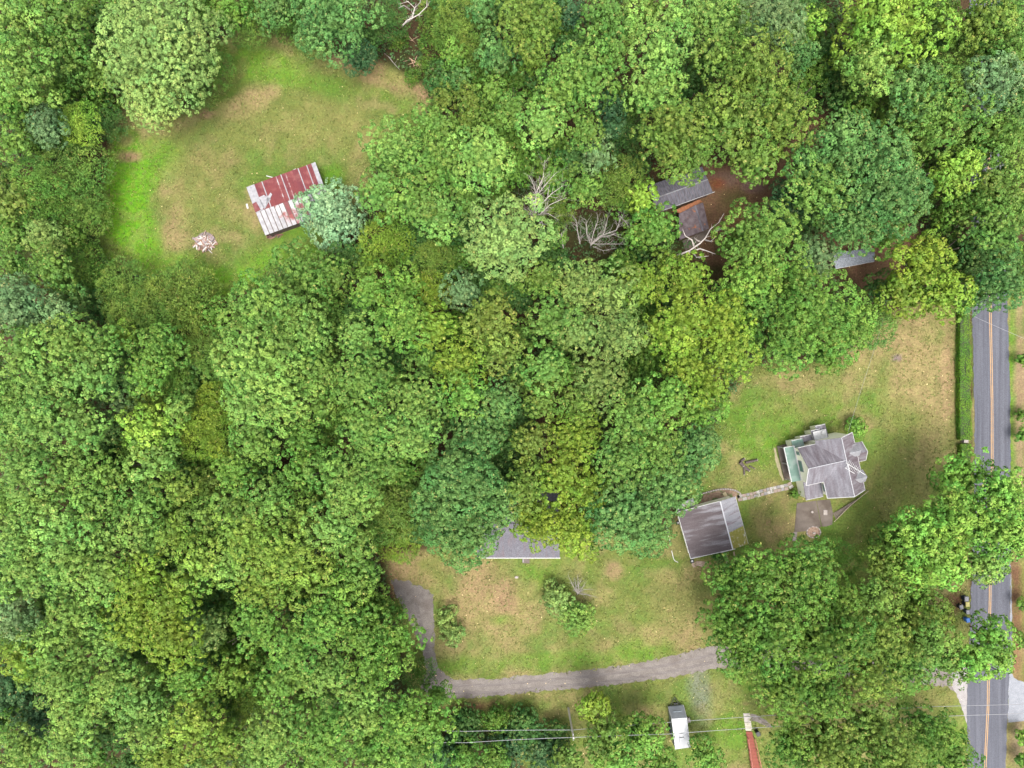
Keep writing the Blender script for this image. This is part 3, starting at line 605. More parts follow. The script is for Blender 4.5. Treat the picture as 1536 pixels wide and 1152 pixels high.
def place_words(px, py):
    d, nm, lx, ly = min((math.hypot(px - x, py - y), nm, x, y) for nm, x, y in LAND)
    if d < 190:
        dx, dy = px - lx, py - ly
        v = 'above' if dy < -45 else 'below' if dy > 45 else ''
        h = 'left of' if dx < -45 else 'right of' if dx > 45 else ''
        if v and h: w = {'above': 'above and ', 'below': 'below and '}[v] + h
        else: w = v or h or 'beside'
        return f'{w} {nm}'
    col = ['at the far left', 'left of centre', 'near the middle', 'right of centre', 'at the far right'][min(4, int(px / 307.3))]
    row = ['in the top row', 'in the upper wood', 'in the middle wood', 'in the lower wood', 'along the bottom'][min(4, int(max(py, 0) / 230.5))]
    return f'{row} {col}'

ORD = ['first', 'second', 'third', 'fourth', 'fifth', 'sixth', 'seventh', 'eighth', 'ninth', 'tenth', 'eleventh', 'twelfth']
NUM = ['', 'one', 'two', 'three', 'four', 'five', 'six', 'seven', 'eight', 'nine', 'ten', 'eleven', 'twelve']
def tree_labels():
    base = []
    for px, py, r, k, c, h in TREES:
        size = 'small ' if r < 27 else 'big ' if r >= 52 else ''
        base.append(f'{size}{COLWORD[c]} {KINDWORD[k]} tree {place_words(px, py)}')
    groups = {}
    for i, b in enumerate(base): groups.setdefault(b, []).append(i)
    out = list(base)
    for b, ids in groups.items():
        if len(ids) == 1: continue
        xs = [TREES[i][0] for i in ids]; ys = [TREES[i][1] for i in ids]
        horiz = max(xs) - min(xs) >= max(ys) - min(ys)
        ids = sorted(ids, key=lambda i: TREES[i][0 if horiz else 1])
        for q, i in enumerate(ids):
            if len(ids) == 2: w = ('left one' if q == 0 else 'right one') if horiz else ('upper one' if q == 0 else 'lower one')
            else: w = f'{ORD[q]} from {"left" if horiz else "top"}'
            out[i] = f'{b}, {w}'
    return out

COL0 = (.098, .176, .034)
def tree(px, py, r, kind, c, h, label, group, idx, name=None):
    rng = random.Random(idx * 7 + 3)
    if h > 12 and idx < 1000: h += rng.uniform(-1.5, 2.0)
    R = r / S
    for _ in range(3):
        zc = max(h - KIND[kind]['dep'] * R * .9, h * .45); R = r / S * (H - zc) / H
    p = W(px, py, zc)
    nm = name or {'f': 'bushy_tree', 'o': 'broadleaf_tree', 'd': 'round_crowned_tree', 'c': 'large_leaved_tree'}[kind]
    # the stem stands a little to the outer side, so the crown leans over it towards the light
    od = Vector((p.x, p.y, 0)); sh_ = od.normalized() * min(R * 1.2, max(0, od.length * zc / (H - zc) - R * .5))
    root = empty(nm, (p.x + sh_.x, p.y + sh_.y, 0)); tag(root, label, 'shrub' if nm == 'shrub' else 'tree', group)
    me, R0 = get_crown(kind, R * 1.0, rng.randrange(6)); s = R * 1.0 / R0
    o = bpy.data.objects.new('crown', me); C.objects.link(o); o.parent = root
    o.location = (-sh_.x, -sh_.y, zc); o.rotation_euler = (rng.uniform(-.06, .06), rng.uniform(-.06, .06), rng.uniform(0, 6.283))
    o.scale = (s * rng.uniform(.94, 1.07), s * rng.uniform(.94, 1.07), s * rng.uniform(.9, 1.1))
    v = rng.uniform(.92, 1.08); hshift = rng.uniform(-.05, .05); cc = [(.85 * a + .15 * b) * .78 * w for a, b, w in zip(COL[c], COL0, (.91, 1.0, .90))] if c != 'P' else [x * .82 for x in COL[c]]
    o.color = (cc[0] * v * (1 + hshift), cc[1] * v, cc[2] * v * (1 - hshift), 1)
    t = bpy.data.objects.new('trunk', TRUNKS[idx % 4]); C.objects.link(t); t.parent = root
    t.scale = (R * .6, R * .6, zc); t.rotation_euler = (0, 0, rng.uniform(0, 6.283))
    return root

for i, (row, lab) in enumerate(zip(TREES, tree_labels())):
    if i >= N_MAIN: tree(*row, lab, 'lower trees between the big crowns', i, name='understory_tree')
    else: tree(*row, lab, 'low bushy trees of the wood edge' if row[3] == 'f' else 'broad-leaved trees of the wood', i)
for i, row in enumerate(SHRUBS):
    tree(*row, 'shrubs on the open ground', 1000 + i, name='shrub')

# undergrowth between the trunks: uncountable low leaves
def build_undergrowth():
    rng = np.random.RandomState(8); n = 15000
    px, py = rng.uniform(-40, 1580, n), rng.uniform(-40, 1195, n)
    open_ = np.zeros(n, bool)
    for poly in (FIELD, YARD, CABIN_YARD, SHED_YARD, VERGE): open_ |= in_poly(px, py, poly)
    roadside = (px > 1440) & (px < 1530)
    dens = vnoise(px / 9.3, py / 9.3, 9, 77, 3)
    keep = ~open_ & ~roadside & (dens > .38)
    for bx, by, br in ((1030, 290, 60), (785, 810, 75), (1278, 385, 45), (425, 300, 60)): keep &= np.hypot(px - bx, py - by) > br
    px, py = px[keep], py[keep]; n = len(px)
    nl = 13; h = rng.uniform(.3, 2.6, n) * np.clip(dens[keep] * 1.6, .5, 1.2)
    base = np.stack([(px - 768) / S, (576 - py) / S, h * .7], 1)
    off = rng.normal(0, .5, (n, nl, 3)) * np.array([1, 1, .45])
    pos = base[:, None] + off; pos[..., 2] = np.maximum(pos[..., 2], .1)
    nrm = unit(rng.normal(0, .45, (n, nl, 3)) + np.array([0, 0, 1])); d = unit(np.cross(nrm, rng.normal(0, 1, (n, nl, 3))))
    tv = np.clip(.45 + rng.normal(0, .15, (n, 1)) + rng.normal(0, .15, (n, nl)), 0, 1); ln = rng.uniform(.3, .55, n * nl)
    me = leaf_mesh('undergrowth', pos.reshape(-1, 3), d.reshape(-1, 3), nrm.reshape(-1, 3), ln, ln * .6, tv.ravel(), rng.rand(n * nl) * .9)
    o = link_mesh('undergrowth', me, leaf_material('undergrowth_leaf', False, (.045, .085, .026)))
    tag(o, 'low green undergrowth on the woodland floor', 'undergrowth', kind='stuff')
build_undergrowth()

# ------------------------------------------------------------------ bare and fallen trees
def bare_tree(name, label, base, tips, mat, z0, z1, r0, seed, twigs=3, sub=1.0):
    """base: photo point of the stem foot at height 0; tips: photo polylines (px, py) climbing from z0 to z1."""
    rng = random.Random(seed); b = W(*base, 0)
    root = empty(name, b); tag(root, label, 'tree')
    st = W(*tips[0][0], z0)
    MB().tube([b, b.lerp(st, .5), st], [r0 * 1.25, r0 * 1.1, r0], 7).build('trunk', mat, root)
    for line in tips:
        n = len(line); m = MB(); pts = [W(x, y, z0 + (z1 - z0) * (i / (n - 1)) ** .8) for i, (x, y) in enumerate(line)]
        rr = [r0 * (.95 - .8 * i / (n - 1)) for i in range(n)]
        m.tube(pts, rr, 6)
        for i in range(1, n):
            for t in range(twigs):
                f = rng.random(); p = pts[i - 1].lerp(pts[i], f); d = (pts[i] - pts[i - 1]).normalized()
                a = rng.choice((-1, 1)) * rng.uniform(.4, 1.0)
                q = Vector((d.x * math.cos(a) - d.y * math.sin(a), d.x * math.sin(a) + d.y * math.cos(a), d.z + rng.uniform(-.15, .35)))
                L = rng.uniform(.7, 2.0) * sub; k = p + q * L * .5 + Vector((rng.uniform(-.15, .15), rng.uniform(-.15, .15), 0)); e = p + q * L + Vector((rng.uniform(-.3, .3), rng.uniform(-.3, .3), .1))
                w = rr[i] * .5
                m.tube([p, k, e], [w, w * .7, w * .3], 4)
                if rng.random() < .7:
                    q2 = Vector((q.x + rng.uniform(-.7, .7), q.y + rng.uniform(-.7, .7), q.z))
                    m.tube([k, k + q2 * L * .5], [w * .5, w * .25], 4)
        m.build('branch', mat, root)
    return root

GREYWOOD = material('grey_bare_wood', (0.40, 0.36, 0.33), (0.28, 0.25, 0.23), scale=4)
bare_tree('dead_tree', 'tall pale bare tree with fanned branches above the yellowish crown', (799, 331),
          [[(799, 330), (803, 305), (806, 285), (815, 265), (817, 240)], [(799, 330), (804, 295), (818, 277), (835, 258)], [(799, 330), (806, 312), (828, 290), (845, 278)],
           [(800, 330), (812, 320), (825, 307), (850, 296)], [(803, 312), (797, 298), (785, 295)], [(804, 292), (800, 276), (793, 262)], [(800, 328), (792, 318), (786, 312)], [(811, 326), (814, 337), (809, 348)], [(808, 322), (822, 320), (838, 330)]],
          DEADWOOD, 8, 12.5, .11, 3, 8, 1.2)
bare_tree('dead_tree', 'bare brushy tree of tangled grey branches below the tall pale one', (886, 372),
          [[(886, 366), (900, 354), (925, 345), (930, 330), (936, 320)], [(886, 366), (890, 350), (897, 330), (895, 318)], [(886, 366), (880, 350), (879, 330), (872, 326)], [(870, 366), (866, 345), (864, 330), (858, 322)],
           [(886, 368), (905, 352), (910, 335), (912, 322)], [(900, 356), (920, 352), (935, 358)], [(845, 372), (842, 350), (850, 342)], [(893, 366), (912, 366), (938, 366)], [(930, 324), (940, 335), (944, 342)], [(890, 370), (905, 376), (925, 372)]],
          GREYWOOD, 7, 10.5, .09, 5, 8, .9)
bare_tree('dead_tree', 'white leafless tree leaning out above the cabin roof', (1012, 386),
          [[(1014, 384), (1034, 376), (1050, 365), (1058, 357), (1066, 343), (1078, 334), (1086, 320)], [(1041, 370), (1038, 360), (1028, 354), (1024, 344)], [(1051, 363), (1045, 360), (1042, 357)], [(1058, 360), (1066, 362), (1072, 357)],
           [(1032, 379), (1050, 373), (1062, 377), (1073, 381)], [(1040, 380), (1045, 386), (1063, 384)]], DEADWOOD, 9, 11.5, .15, 7, 1, .4)
bare_tree('dead_tree', 'white forked dead tree at the top wood edge', (603, 40),
          [[(604, 38), (612, 30), (628, 22), (640, 10), (641, -8)], [(606, 36), (618, 28), (622, 12), (612, 2), (600, 6)], [(622, 12), (630, 4), (634, -8)], [(614, 14), (606, 8), (598, 12)]], DEADWOOD, 7, 11, .13, 9, 2, .5)
bare_tree('dead_tree', 'small grey twiggy bare tree behind the lone lawn shrub', (866, 892),
          [[(866, 890), (864, 880), (862, 866)], [(866, 890), (868, 878), (873, 866)], [(866, 890), (876, 884), (890, 884)], [(866, 890), (858, 876), (852, 862)], [(866, 890), (872, 884), (880, 872)], [(866, 890), (868, 882), (866, 862)], [(866, 890), (880, 892), (897, 896)]],
          GREYWOOD, 1.2, 3.8, .075, 11, 12, .6)
bare_tree('dead_tree', 'thin leaning bare stems beside brownish olive trees at field edge', (704, 192),
          [[(703, 190), (700, 178), (692, 168)], [(703, 190), (704, 176), (702, 160)], [(703, 192), (696, 184), (688, 182)]], GREYWOOD, 5, 8, .06, 12, 3, .5)

def branch_on_ground(label, pts, r, mat, twigs, seed):
    rng = random.Random(seed); m = MB(); P = [W(x, y, r * .8 + .05) for x, y in pts]
    m.tube(P, [r * (1 - .6 * i / (len(P) - 1)) for i in range(len(P))], 6)
    for i in range(len(P) - 1):
        for _ in range(twigs):
            p = P[i].lerp(P[i + 1], rng.random()); a = rng.uniform(0, 6.28); L = rng.uniform(.4, 1.5)
            m.tube([p, p + Vector((math.cos(a) * L, math.sin(a) * L, rng.uniform(.0, .4)))], [r * .4, r * .12], 4)
    o = m.build('fallen_branch', mat); tag(o, label, 'branch', 'fallen branches at the top wood')
branch_on_ground('brown fallen branch with dry twigs at the top corner of the field', [(651, 104), (640, 102), (627, 95), (614, 88)], .16, BROWNWOOD, 8, 1)
branch_on_ground('short brown fallen branch nearest the blue-green tree', [(564, 50), (574, 56), (588, 57)], .11, BROWNWOOD, 3, 2)
branch_on_ground('pale fallen branch lying above the brown one, by white dead tree', [(604, 54), (614, 55), (620, 62)], .10, BROWNWOOD, 3, 3)
branch_on_ground('thin pale stick lying slantwise at the field corner', [(583, 85), (590, 94), (600, 105)], .07, GREYWOOD, 2, 4)

# felled trunk pieces on the farmhouse lawn
st = empty('tree_stump', W(1110, 692)); tag(st, 'cut dark stump and logs on bare ground beside the farmhouse', 'stump')
DARKBARK = material('dark_bark', (0.075, 0.055, 0.05), (0.13, 0.10, 0.09), scale=5, bump=.6, bump_scale=15)
CUTWOOD = material('pale_cut_wood', (0.52, 0.44, 0.34), (0.66, 0.60, 0.50), scale=6)
for a, b, r in (((1110, 693), (1115, 699), .30), ((1115, 699), (1124, 706), .26), ((1116, 702), (1116.5, 712), .16), ((1118, 694), (1136, 690), .22), ((1124, 699), (1132, 703), .12), ((1111, 692), (1117, 688), .2)):
    p, q = W(*a, r), W(*b, r); lg = MB().tube([p, q], [r, r * .85], 9).build('log', DARKBARK, st)
    d = (q - p).normalized(); MB().tube([q, q + d * .05], [r * .8, r * .8], 9).build('cut_face', CUTWOOD, lg)

# ------------------------------------------------------------------ buildings
def gable_roof(parent, corners, ridge, mat, t=.12, names=('roof_slope', 'roof_slope')):
    """corners: NW, NE, SE, SW eave points; ridge: the two ends. Ridge runs between the NW-SW side and NE-SE side (mode EW)."""
    nw, ne, se, sw = corners; r1, r2 = ridge
    a = MB().slab([nw, ne, r2, r1], t).build(names[0], mat, parent)
    b = MB().slab([r1, r2, se, sw], t).build(names[1], mat, parent)
    MB().tube([r1 + Vector((0, 0, .02)), r2 + Vector((0, 0, .02))], .09, 6).build('ridge_cap', mat, parent)
    return a, b

def walls(parent, corners, z0, ridge, mat, inset=.3, gable=True):
    """Wall shell under a gable roof whose ridge ends lie above the first (0-3) and second (1-2) short sides."""
    c = sum(corners, Vector()) / 4
    def ins(p):
        d = Vector((c.x - p.x, c.y - p.y, 0)); return p + d.normalized() * inset * 1.3
    q = [ins(p) for p in corners]
    lo = [Vector((p.x, p.y, 0)) for p in q]; hi = [Vector((p.x, p.y, p.z - .16)) for p in q]
    m = MB(); m.prism(lo, hi)
    if gable:
        for (i, j, r) in ((0, 3, ridge[0]), (1, 2, ridge[1])):
            mid = (hi[i] + hi[j]) / 2; d = Vector((c.x - r.x, c.y - r.y, 0)).normalized()
            ap = Vector((r.x, r.y, r.z - .2)) + d * inset
            back = d * .15
            m.add([hi[i], hi[j], ap, hi[i] + back, hi[j] + back, ap + back], [(0, 1, 2), (5, 4, 3), (0, 3, 4, 1), (1, 4, 5, 2), (2, 5, 3, 0)])
    return m.build('wall', mat, parent)

WHITE = material('white_trim_paint', (0.60, 0.595, 0.585), (0.50, 0.495, 0.485), scale=5)
CREAM = material('cream_siding', (1.42, 1.40, 1.10), (1.30, 1.28, 1.0), scale=2, stretch=(1, 1, 6))
PORCHGREEN = material('green_porch_roofing', (0.12, 0.20, 0.165), (0.17, 0.26, 0.21), scale=1.2, c3=(.26, .32, .29), scale3=.7, range3=(.5, .7))
HROT = math.radians(12.5)
ROOFGREY = material('weathered_grey_roofing', (0.17, 0.16, 0.18), (0.25, 0.24, 0.265), scale=1.3, stretch=(2.2, .35, .35), rot=HROT, contrast=(.3, .7), c3=(.115, .09, .10), scale3=.8, range3=(.45, .8), grain=.16, grain_scale=6, spec=.15)
ROOFWING = material('streaked_grey_roofing', (0.125, 0.11, 0.125), (0.22, 0.205, 0.225), scale=1.6, stretch=(2.4, .3, .3), rot=HROT, contrast=(.32, .68), c3=(.10, .075, .085), scale3=.9, range3=(.45, .75), grain=.16, grain_scale=6, spec=.15)
ROOFPALE = material('bleached_grey_roofing', (0.25, 0.25, 0.265), (0.33, 0.33, 0.345), scale=1.2, c3=(.19, .17, .18), scale3=.8, range3=(.4, .8), grain=.14, grain_scale=6, spec=.15)
ROOFRUST = material('rusted_grey_roofing', (0.115, 0.09, 0.10), (0.19, 0.165, 0.18), scale=1.6, stretch=(.35, 2.2, .35), rot=HROT, contrast=(.32, .68), c3=(.24, .23, .245), scale3=.8, range3=(.5, .75), grain=.16, grain_scale=6, spec=.15)
GLASS = material('dark_window_glass', (0.03, 0.045, 0.045), (0.05, 0.07, 0.065), scale=1, rough=.12, spec=.5)
WINGREEN = material('green_shutter_glass', (0.10, 0.22, 0.17), (0.15, 0.28, 0.22), scale=2, rough=.3)

# --- farmhouse: local axes turned 12.5 degrees
hroot = empty('farmhouse', W(1240, 700)); tag(hroot, 'cream farmhouse with grey T-shaped roof and green porch', 'house')
hc = lambda x, y, z: W(1150 + x / 5.237, 610 + y / 5.237, z)
EZ, RZ = 5.2, 7.7
ang = math.radians(12.5); U = Vector((math.cos(ang), math.sin(ang), 0)); V = Vector((-math.sin(ang), math.cos(ang), 0))
w_nw, w_sw = hc(245, 325, EZ), hc(310, 620, EZ)
depth = (w_nw - w_sw).dot(V)
s_ridge, n_ridge = hc(690, 708, RZ), hc(600, 242, RZ)
Lns = (n_ridge - s_ridge).dot(V)
hw = 2.95
def at(o, u, v, z): p = o + U * u + V * v; return Vector((p.x, p.y, z))
nsw, nse = at(s_ridge, -hw, 0, EZ), at(s_ridge, hw, 0, EZ)
nnw, nne = at(s_ridge, -hw, Lns, EZ), at(s_ridge, hw, Lns, EZ)
sr, nr = at(s_ridge, 0, 0, RZ), at(s_ridge, 0, Lns, RZ)
uw = (w_sw - s_ridge).dot(U); vw0 = (w_sw - s_ridge).dot(V); vw1 = vw0 + depth
wr0, wr1 = at(s_ridge, uw, (vw0 + vw1) / 2, RZ - .15), at(s_ridge, 0, (vw0 + vw1) / 2, RZ - .15)
# walls
ins = .3
def block(u0, u1, v0, v1, z1, name='wall', mat=CREAM, z0=0.0):
    q = [(u0, v0), (u1, v0), (u1, v1), (u0, v1)]
    return MB().prism([at(s_ridge, a, b, z0) for a, b in q], [at(s_ridge, a, b, z1) for a, b in q]).build(name, mat, hroot)
block(-hw + ins, hw - ins, ins, Lns - ins, EZ - .14)
block(uw + ins, -hw + ins - .003, vw0 + ins, vw1 - ins, EZ - .17)
def tri(a, b, c, d, mat, name):
    MB().prism([a, b, c], [a + d, b + d, c + d]).build(name, mat, hroot)
tri(at(s_ridge, -hw + ins, ins, EZ - .14), at(s_ridge, hw - ins, ins, EZ - .14), at(s_ridge, 0, ins, RZ - .28), V * .15, CREAM, 'gable')
tri(at(s_ridge, -hw + ins, Lns - ins, EZ - .14), at(s_ridge, hw - ins, Lns - ins, EZ - .14), at(s_ridge, 0, Lns - ins, RZ - .28), -V * .15, CREAM, 'gable')
tri(at(s_ridge, uw + ins, vw0 + ins, EZ - .17), at(s_ridge, uw + ins, vw1 - ins, EZ - .17), at(s_ridge, uw + ins, (vw0 + vw1) / 2, RZ - .45), U * .15, CREAM, 'gable')
# roofs; the west wing dies into the main one
MB().slab([nsw, sr, nr, nnw], .12).build('roof_slope', ROOFGREY, hroot)
MB().slab([sr, nse, nne, nr], .12).build('roof_slope', ROOFRUST, hroot)
MB().slab([at(s_ridge, uw, vw0, EZ), at(s_ridge, -hw + .0, vw0, EZ + .01), wr1, wr0], .12).build('roof_slope', ROOFGREY, hroot)
MB().slab([wr0, wr1, at(s_ridge, -hw, vw1, EZ + .01), at(s_ridge, uw, vw1, EZ)], .12).build('roof_slope', ROOFWING, hroot)
SEAM = material('pale_roof_seam', (0.42, 0.42, 0.44), (0.52, 0.52, 0.54), scale=4)
for a, b, r in ((sr, nr, .06), (wr0, wr1, .05)):
    MB().tube([a + Vector((0, 0, .03)), b + Vector((0, 0, .03))], r, 6).build('ridge_cap', SEAM, hroot)
for a, b in ((at(s_ridge, uw, vw0, EZ), wr0), (at(s_ridge, uw, vw1, EZ), at(s_ridge, -hw, vw1, EZ)), (at(s_ridge, uw, vw0, EZ), at(s_ridge, -hw, vw0, EZ)), (nsw, at(s_ridge, -hw, vw0, EZ)), (nsw, sr), (sr, nse), (nse, nne), (nne, nr)):
    MB().tube([a + Vector((0, 0, -.06)), b + Vector((0, 0, -.06))], .075, 6).build('fascia', WHITE, hroot)
# pale dormers on the east slope
for v0, v1, u0 in ((5.4, 7.3, .9), (1.3, 3.2, 1.0)):
    zr = 6.85; zb = EZ + .25
    a, b = at(s_ridge, u0 - .4, (v0 + v1) / 2, zr), at(s_ridge, hw + .15, (v0 + v1) / 2, zr - .3)
    MB().slab([at(s_ridge, u0 + .6, v0, zb + .45), at(s_ridge, hw + .2, v0, zb), b, a], .1).build('dormer_roof', ROOFPALE, hroot)
    MB().slab([a, b, at(s_ridge, hw + .2, v1, zb), at(s_ridge, u0 + .6, v1, zb + .45)], .1).build('dormer_roof', ROOFPALE, hroot)
    MB().prism([at(s_ridge, hw - .3, v0 + .15, EZ - .2), at(s_ridge, hw + .05, v0 + .15, EZ - .2), at(s_ridge, hw + .05, v1 - .15, EZ - .2), at(s_ridge, hw - .3, v1 - .15, EZ - .2)],
               [at(s_ridge, hw - .3, v0 + .15, zb - .1), at(s_ridge, hw + .05, v0 + .15, zb - .1), at(s_ridge, hw + .05, v1 - .15, zb - .1), at(s_ridge, hw - .3, v1 - .15, zb - .1)]).build('dormer_wall', CREAM, hroot)
# east room
e0, e1, ev0, ev1 = hw - .3, 5.05, 4.0, 7.0
block(e0, e1 - .2, ev0 + .2, ev1 - .2, 3.0)
ea, eb = at(s_ridge, e0, (ev0 + ev1) / 2, 4.3), at(s_ridge, e1, (ev0 + ev1) / 2, 4.3)
MB().slab([at(s_ridge, e0, ev0, 3.2), at(s_ridge, e1, ev0, 3.2), eb, ea], .1).build('roof_slope', ROOFRUST, hroot)
MB().slab([ea, eb, at(s_ridge, e1, ev1, 3.2), at(s_ridge, e0, ev1, 3.2)], .1).build('roof_slope', ROOFGREY, hroot)
for a, b in ((at(s_ridge, e1, ev0, 3.15), eb), (eb, at(s_ridge, e1, ev1, 3.15)), (at(s_ridge, e0, ev0, 3.15), at(s_ridge, e1, ev0, 3.15))):
    MB().tube([a, b], .06, 6).build('fascia', WHITE, hroot)
# south-west kitchen under its own low roof
ku0, ku1, kv0, kv1 = uw + .35, -hw + ins - .01, -.15, vw0 + ins - .01
block(ku0 + .2, ku1, kv0 + .25, kv1, 2.75)
MB().slab([at(s_ridge, ku0, kv0, 2.9), at(s_ridge, ku1, kv0, 3.1), at(s_ridge, ku1, kv1, 3.7), at(s_ridge, ku0, kv1, 3.5)], .1).build('roof_slope', ROOFGREY, hroot)
MB().tube([at(s_ridge, ku0, kv0, 2.86), at(s_ridge, ku1, kv0, 3.06)], .05, 6).build('fascia', WHITE, hroot)
# west porch: green roof on posts, white edges
pu0, pu1, pv0, pv1 = uw - 1.15, uw + ins - .01, vw0 + .45, vw1 + .1
MB().slab([at(s_ridge, pu0, pv0, 2.75), at(s_ridge, pu1, pv0, 3.2), at(s_ridge, pu1, pv1, 3.2), at(s_ridge, pu0, pv1, 2.75)], .1).build('porch_roof', PORCHGREEN, hroot)
for a, b, r in ((at(s_ridge, pu0, pv0, 2.73), at(s_ridge, pu0, pv1, 2.73), .09), (at(s_ridge, pu1 - .06, pv0, 3.24), at(s_ridge, pu1 - .06, pv1, 3.24), .09), (at(s_ridge, pu0, pv1, 2.73), at(s_ridge, pu1, pv1, 3.2), .06)):
    MB().tube([a, b], r, 6).build('fascia', WHITE, hroot)
for v in (pv0 + .15, (pv0 + pv1) / 2, pv1 - .15):
    MB().tube([at(s_ridge, pu0 + .12, v, .15), at(s_ridge, pu0 + .12, v, 2.65)], .07, 8).build('porch_post', WHITE, hroot)
block(pu0 - .1, pu1, pv0 - .1, pv1, .22, 'porch_floor', CONCRETE)
# windows on the walls that the camera sees
def window(u0, u1, v0, v1, z0, z1, wall_u=True):
    d = .05
    if wall_u: q = [(u0 - d, v0), (u0, v0), (u0, v1), (u0 - d, v1)]
    else: q = [(u0, v1), (u1, v1), (u1, v1 + d), (u0, v1 + d)]
    f = MB().prism([at(s_ridge, a, b, z0) for a, b in q], [at(s_ridge, a, b, z1) for a, b in q]).build('window', WHITE, hroot)
    e = .1
    if wall_u: q = [(u0 - d - .02, v0 + e), (u0 - d + .01, v0 + e), (u0 - d + .01, v1 - e), (u0 - d - .02, v1 - e)]
    else: q = [(u0 + e, v1 + d - .01), (u1 - e, v1 + d - .01), (u1 - e, v1 + d + .02), (u0 + e, v1 + d + .02)]
    MB().prism([at(s_ridge, a, b, z0 + e) for a, b in q], [at(s_ridge, a, b, z1 - e) for a, b in q]).build('pane', WINGREEN, f)
vm = (vw0 + vw1) / 2
window(uw + ins, 0, vm - 1.0, vm + .8, 3.45, 4.8)
window(-hw + ins, 0, .8, 2.0, 3.7, 4.75)
window(uw + ins, 0, vw1 - 1.3, vw1 - .7, 3.5, 4.7)
window(uw + 2.0, uw + 3.0, 0, vw1 - ins, 3.4, 4.7, False)
# north lean-to: grey and white low roofs in steps
for (u0, u1, z, dv, mat, zdrop) in ((uw + .2, uw + 2.0, 2.9, 1.15, PORCHGREEN, .25), (uw + 1.8, uw + 3.6, 2.6, .9, ROOFGREY, .2), (uw + 3.5, uw + 5.0, 3.1, 1.5, ROOFGREY, .3), (-hw + .8, -hw + 2.9, 3.3, 1.3, WHITE, .1), (-hw + 1.7, -hw + 3.3, 2.7, 2.0, ROOFGREY, .3)):
    v0 = (vw1 if u1 < -hw + .3 else Lns) - ins + .01
    MB().slab([at(s_ridge, u0, v0, z), at(s_ridge, u1, v0, z), at(s_ridge, u1, v0 + dv, z - zdrop), at(s_ridge, u0, v0 + dv, z - zdrop)], .09).build('lean_to_roof', mat, hroot)
    MB().tube([at(s_ridge, u0, v0 + dv, z - zdrop - .03), at(s_ridge, u1, v0 + dv, z - zdrop - .03)], .07, 6).build('fascia', WHITE, hroot)
    block(u0 + .12, u1 - .12, v0, v0 + dv - .2, z - zdrop - .12)
dish = MB().cyl(hc(447, 204, 3.2), .12, .1, 10).cyl(hc(447, 204, 3.3), .32, .12, 16, .36)
dish.build('vent_cap', WHITE, hroot)
# fallen aerial: white rods across the ridge junction
am = MB()
a0, a1 = hc(622, 440, RZ + .25), hc(775, 535, 6.6)
am.tube([a0, a1], .05, 5); am.tube([hc(640, 450, RZ + .1), hc(655, 520, RZ - .3)], .04, 5); am.tube([hc(615, 480, RZ + .0), hc(690, 525, RZ - .2)], .05, 5)
for i in range(9):
    p = a0.lerp(a1, .12 + i * .075); w = .95 - i * .05
    am.tube([p + Vector((-.28, -.62, -.1)) * w, p + Vector((.28, .62, -.1)) * w], .028, 4)
ao = am.build('roof_aerial', WHITE); tag(ao, 'white rod aerial lying across the farmhouse ridge', 'aerial')
# patio, flower ring, ramp
pat = sheet('patio', [(1150 + x / 5.237, 610 + y / 5.237) for x, y in ((237, 758), (388, 738), (428, 942), (330, 975), (216, 986))], .05, CONCRETE, kind='structure', thick=.06)
sheet('patio', [(1150 + x / 5.237, 610 + y / 5.237) for x, y in ((392, 738), (497, 728), (520, 835), (515, 925), (470, 940), (432, 941))], .046, CONCRETE, kind='structure', thick=.06)
PAVER = material('pale_paving_stone', (0.42, 0.37, 0.33), (0.30, 0.26, 0.24), scale=3, grain=.15)
DARKPAVER = material('dark_paving_stone', (0.20, 0.17, 0.155), (0.28, 0.24, 0.22), scale=3, grain=.15)
MB().box(hc(461, 832, .09), (.62, .8, .08), .0).build('access_hatch', PAVER, None)
tag(bpy.data.objects['access_hatch'], 'square stone cover on the right half of the patio', 'hatch')
pt = MB().cyl(hc(354, 826, .052), .16, .22, 10, .2); po = pt.build('flower_pot', PAVER); tag(po, 'small pale pot in the middle of the patio', 'pot')
ring = empty('flower_ring', hc(368, 985, 0)); tag(ring, 'round stone-edged flower bed at the patio foot', 'flower bed')
MB().cyl(hc(368, 985, .0), 1.0, .06, 20).build('soil', material('bed_soil', (0.20, 0.12, 0.08), (0.34, 0.24, 0.18), scale=4, grain=.3), ring)
_q = random.Random(5); stone_me = None
def stone_mesh(seed, sx=.17, sy=.12, sz=.1):
    r = random.Random(seed); m = MB(); n = 7
    lo = [(sx * math.cos(6.283 * i / n) * r.uniform(.85, 1.15), sy * math.sin(6.283 * i / n) * r.uniform(.85, 1.15), 0) for i in range(n)]
    hi = [(x * .8, y * .8, sz * r.uniform(.8, 1.1)) for x, y, z in lo]
    return m.prism(lo, hi).mesh('stone')
STONES = []
for q in range(6):
    me = stone_mesh(q); me.materials.append((PAVER, DARKPAVER)[q % 2]); STONES.append(me)
for i in range(22):
    t = 6.283 * i / 22; c = hc(368, 985, 0); r = 1.05
    o = link_mesh('stone', STONES[i % 6], None, ring, (c.x + r * math.cos(t) * 1.05, c.y + r * math.sin(t) * .85, .02)); o.rotation_euler.z = t + 1.57
link_mesh('stone', STONES[0], None, ring, hc(372, 992, .06)).scale = (1.6, 1.6, 1.6)
RAMPWOOD = material('dark_ramp_boards', (0.135, 0.105, 0.085), (0.20, 0.16, 0.13), scale=2, stretch=(1, 1, 1), grain=.2)
ramp = empty('entry_ramp', hc(600, 800, 0)); tag(ramp, 'dark board ramp slanting from the patio to the farmhouse side', 'ramp')
ra, rb, rc_, rd = hc(520, 835, .08), hc(615, 742, .5), hc(800, 655, .62), hc(528, 868, .08)
nb = 16
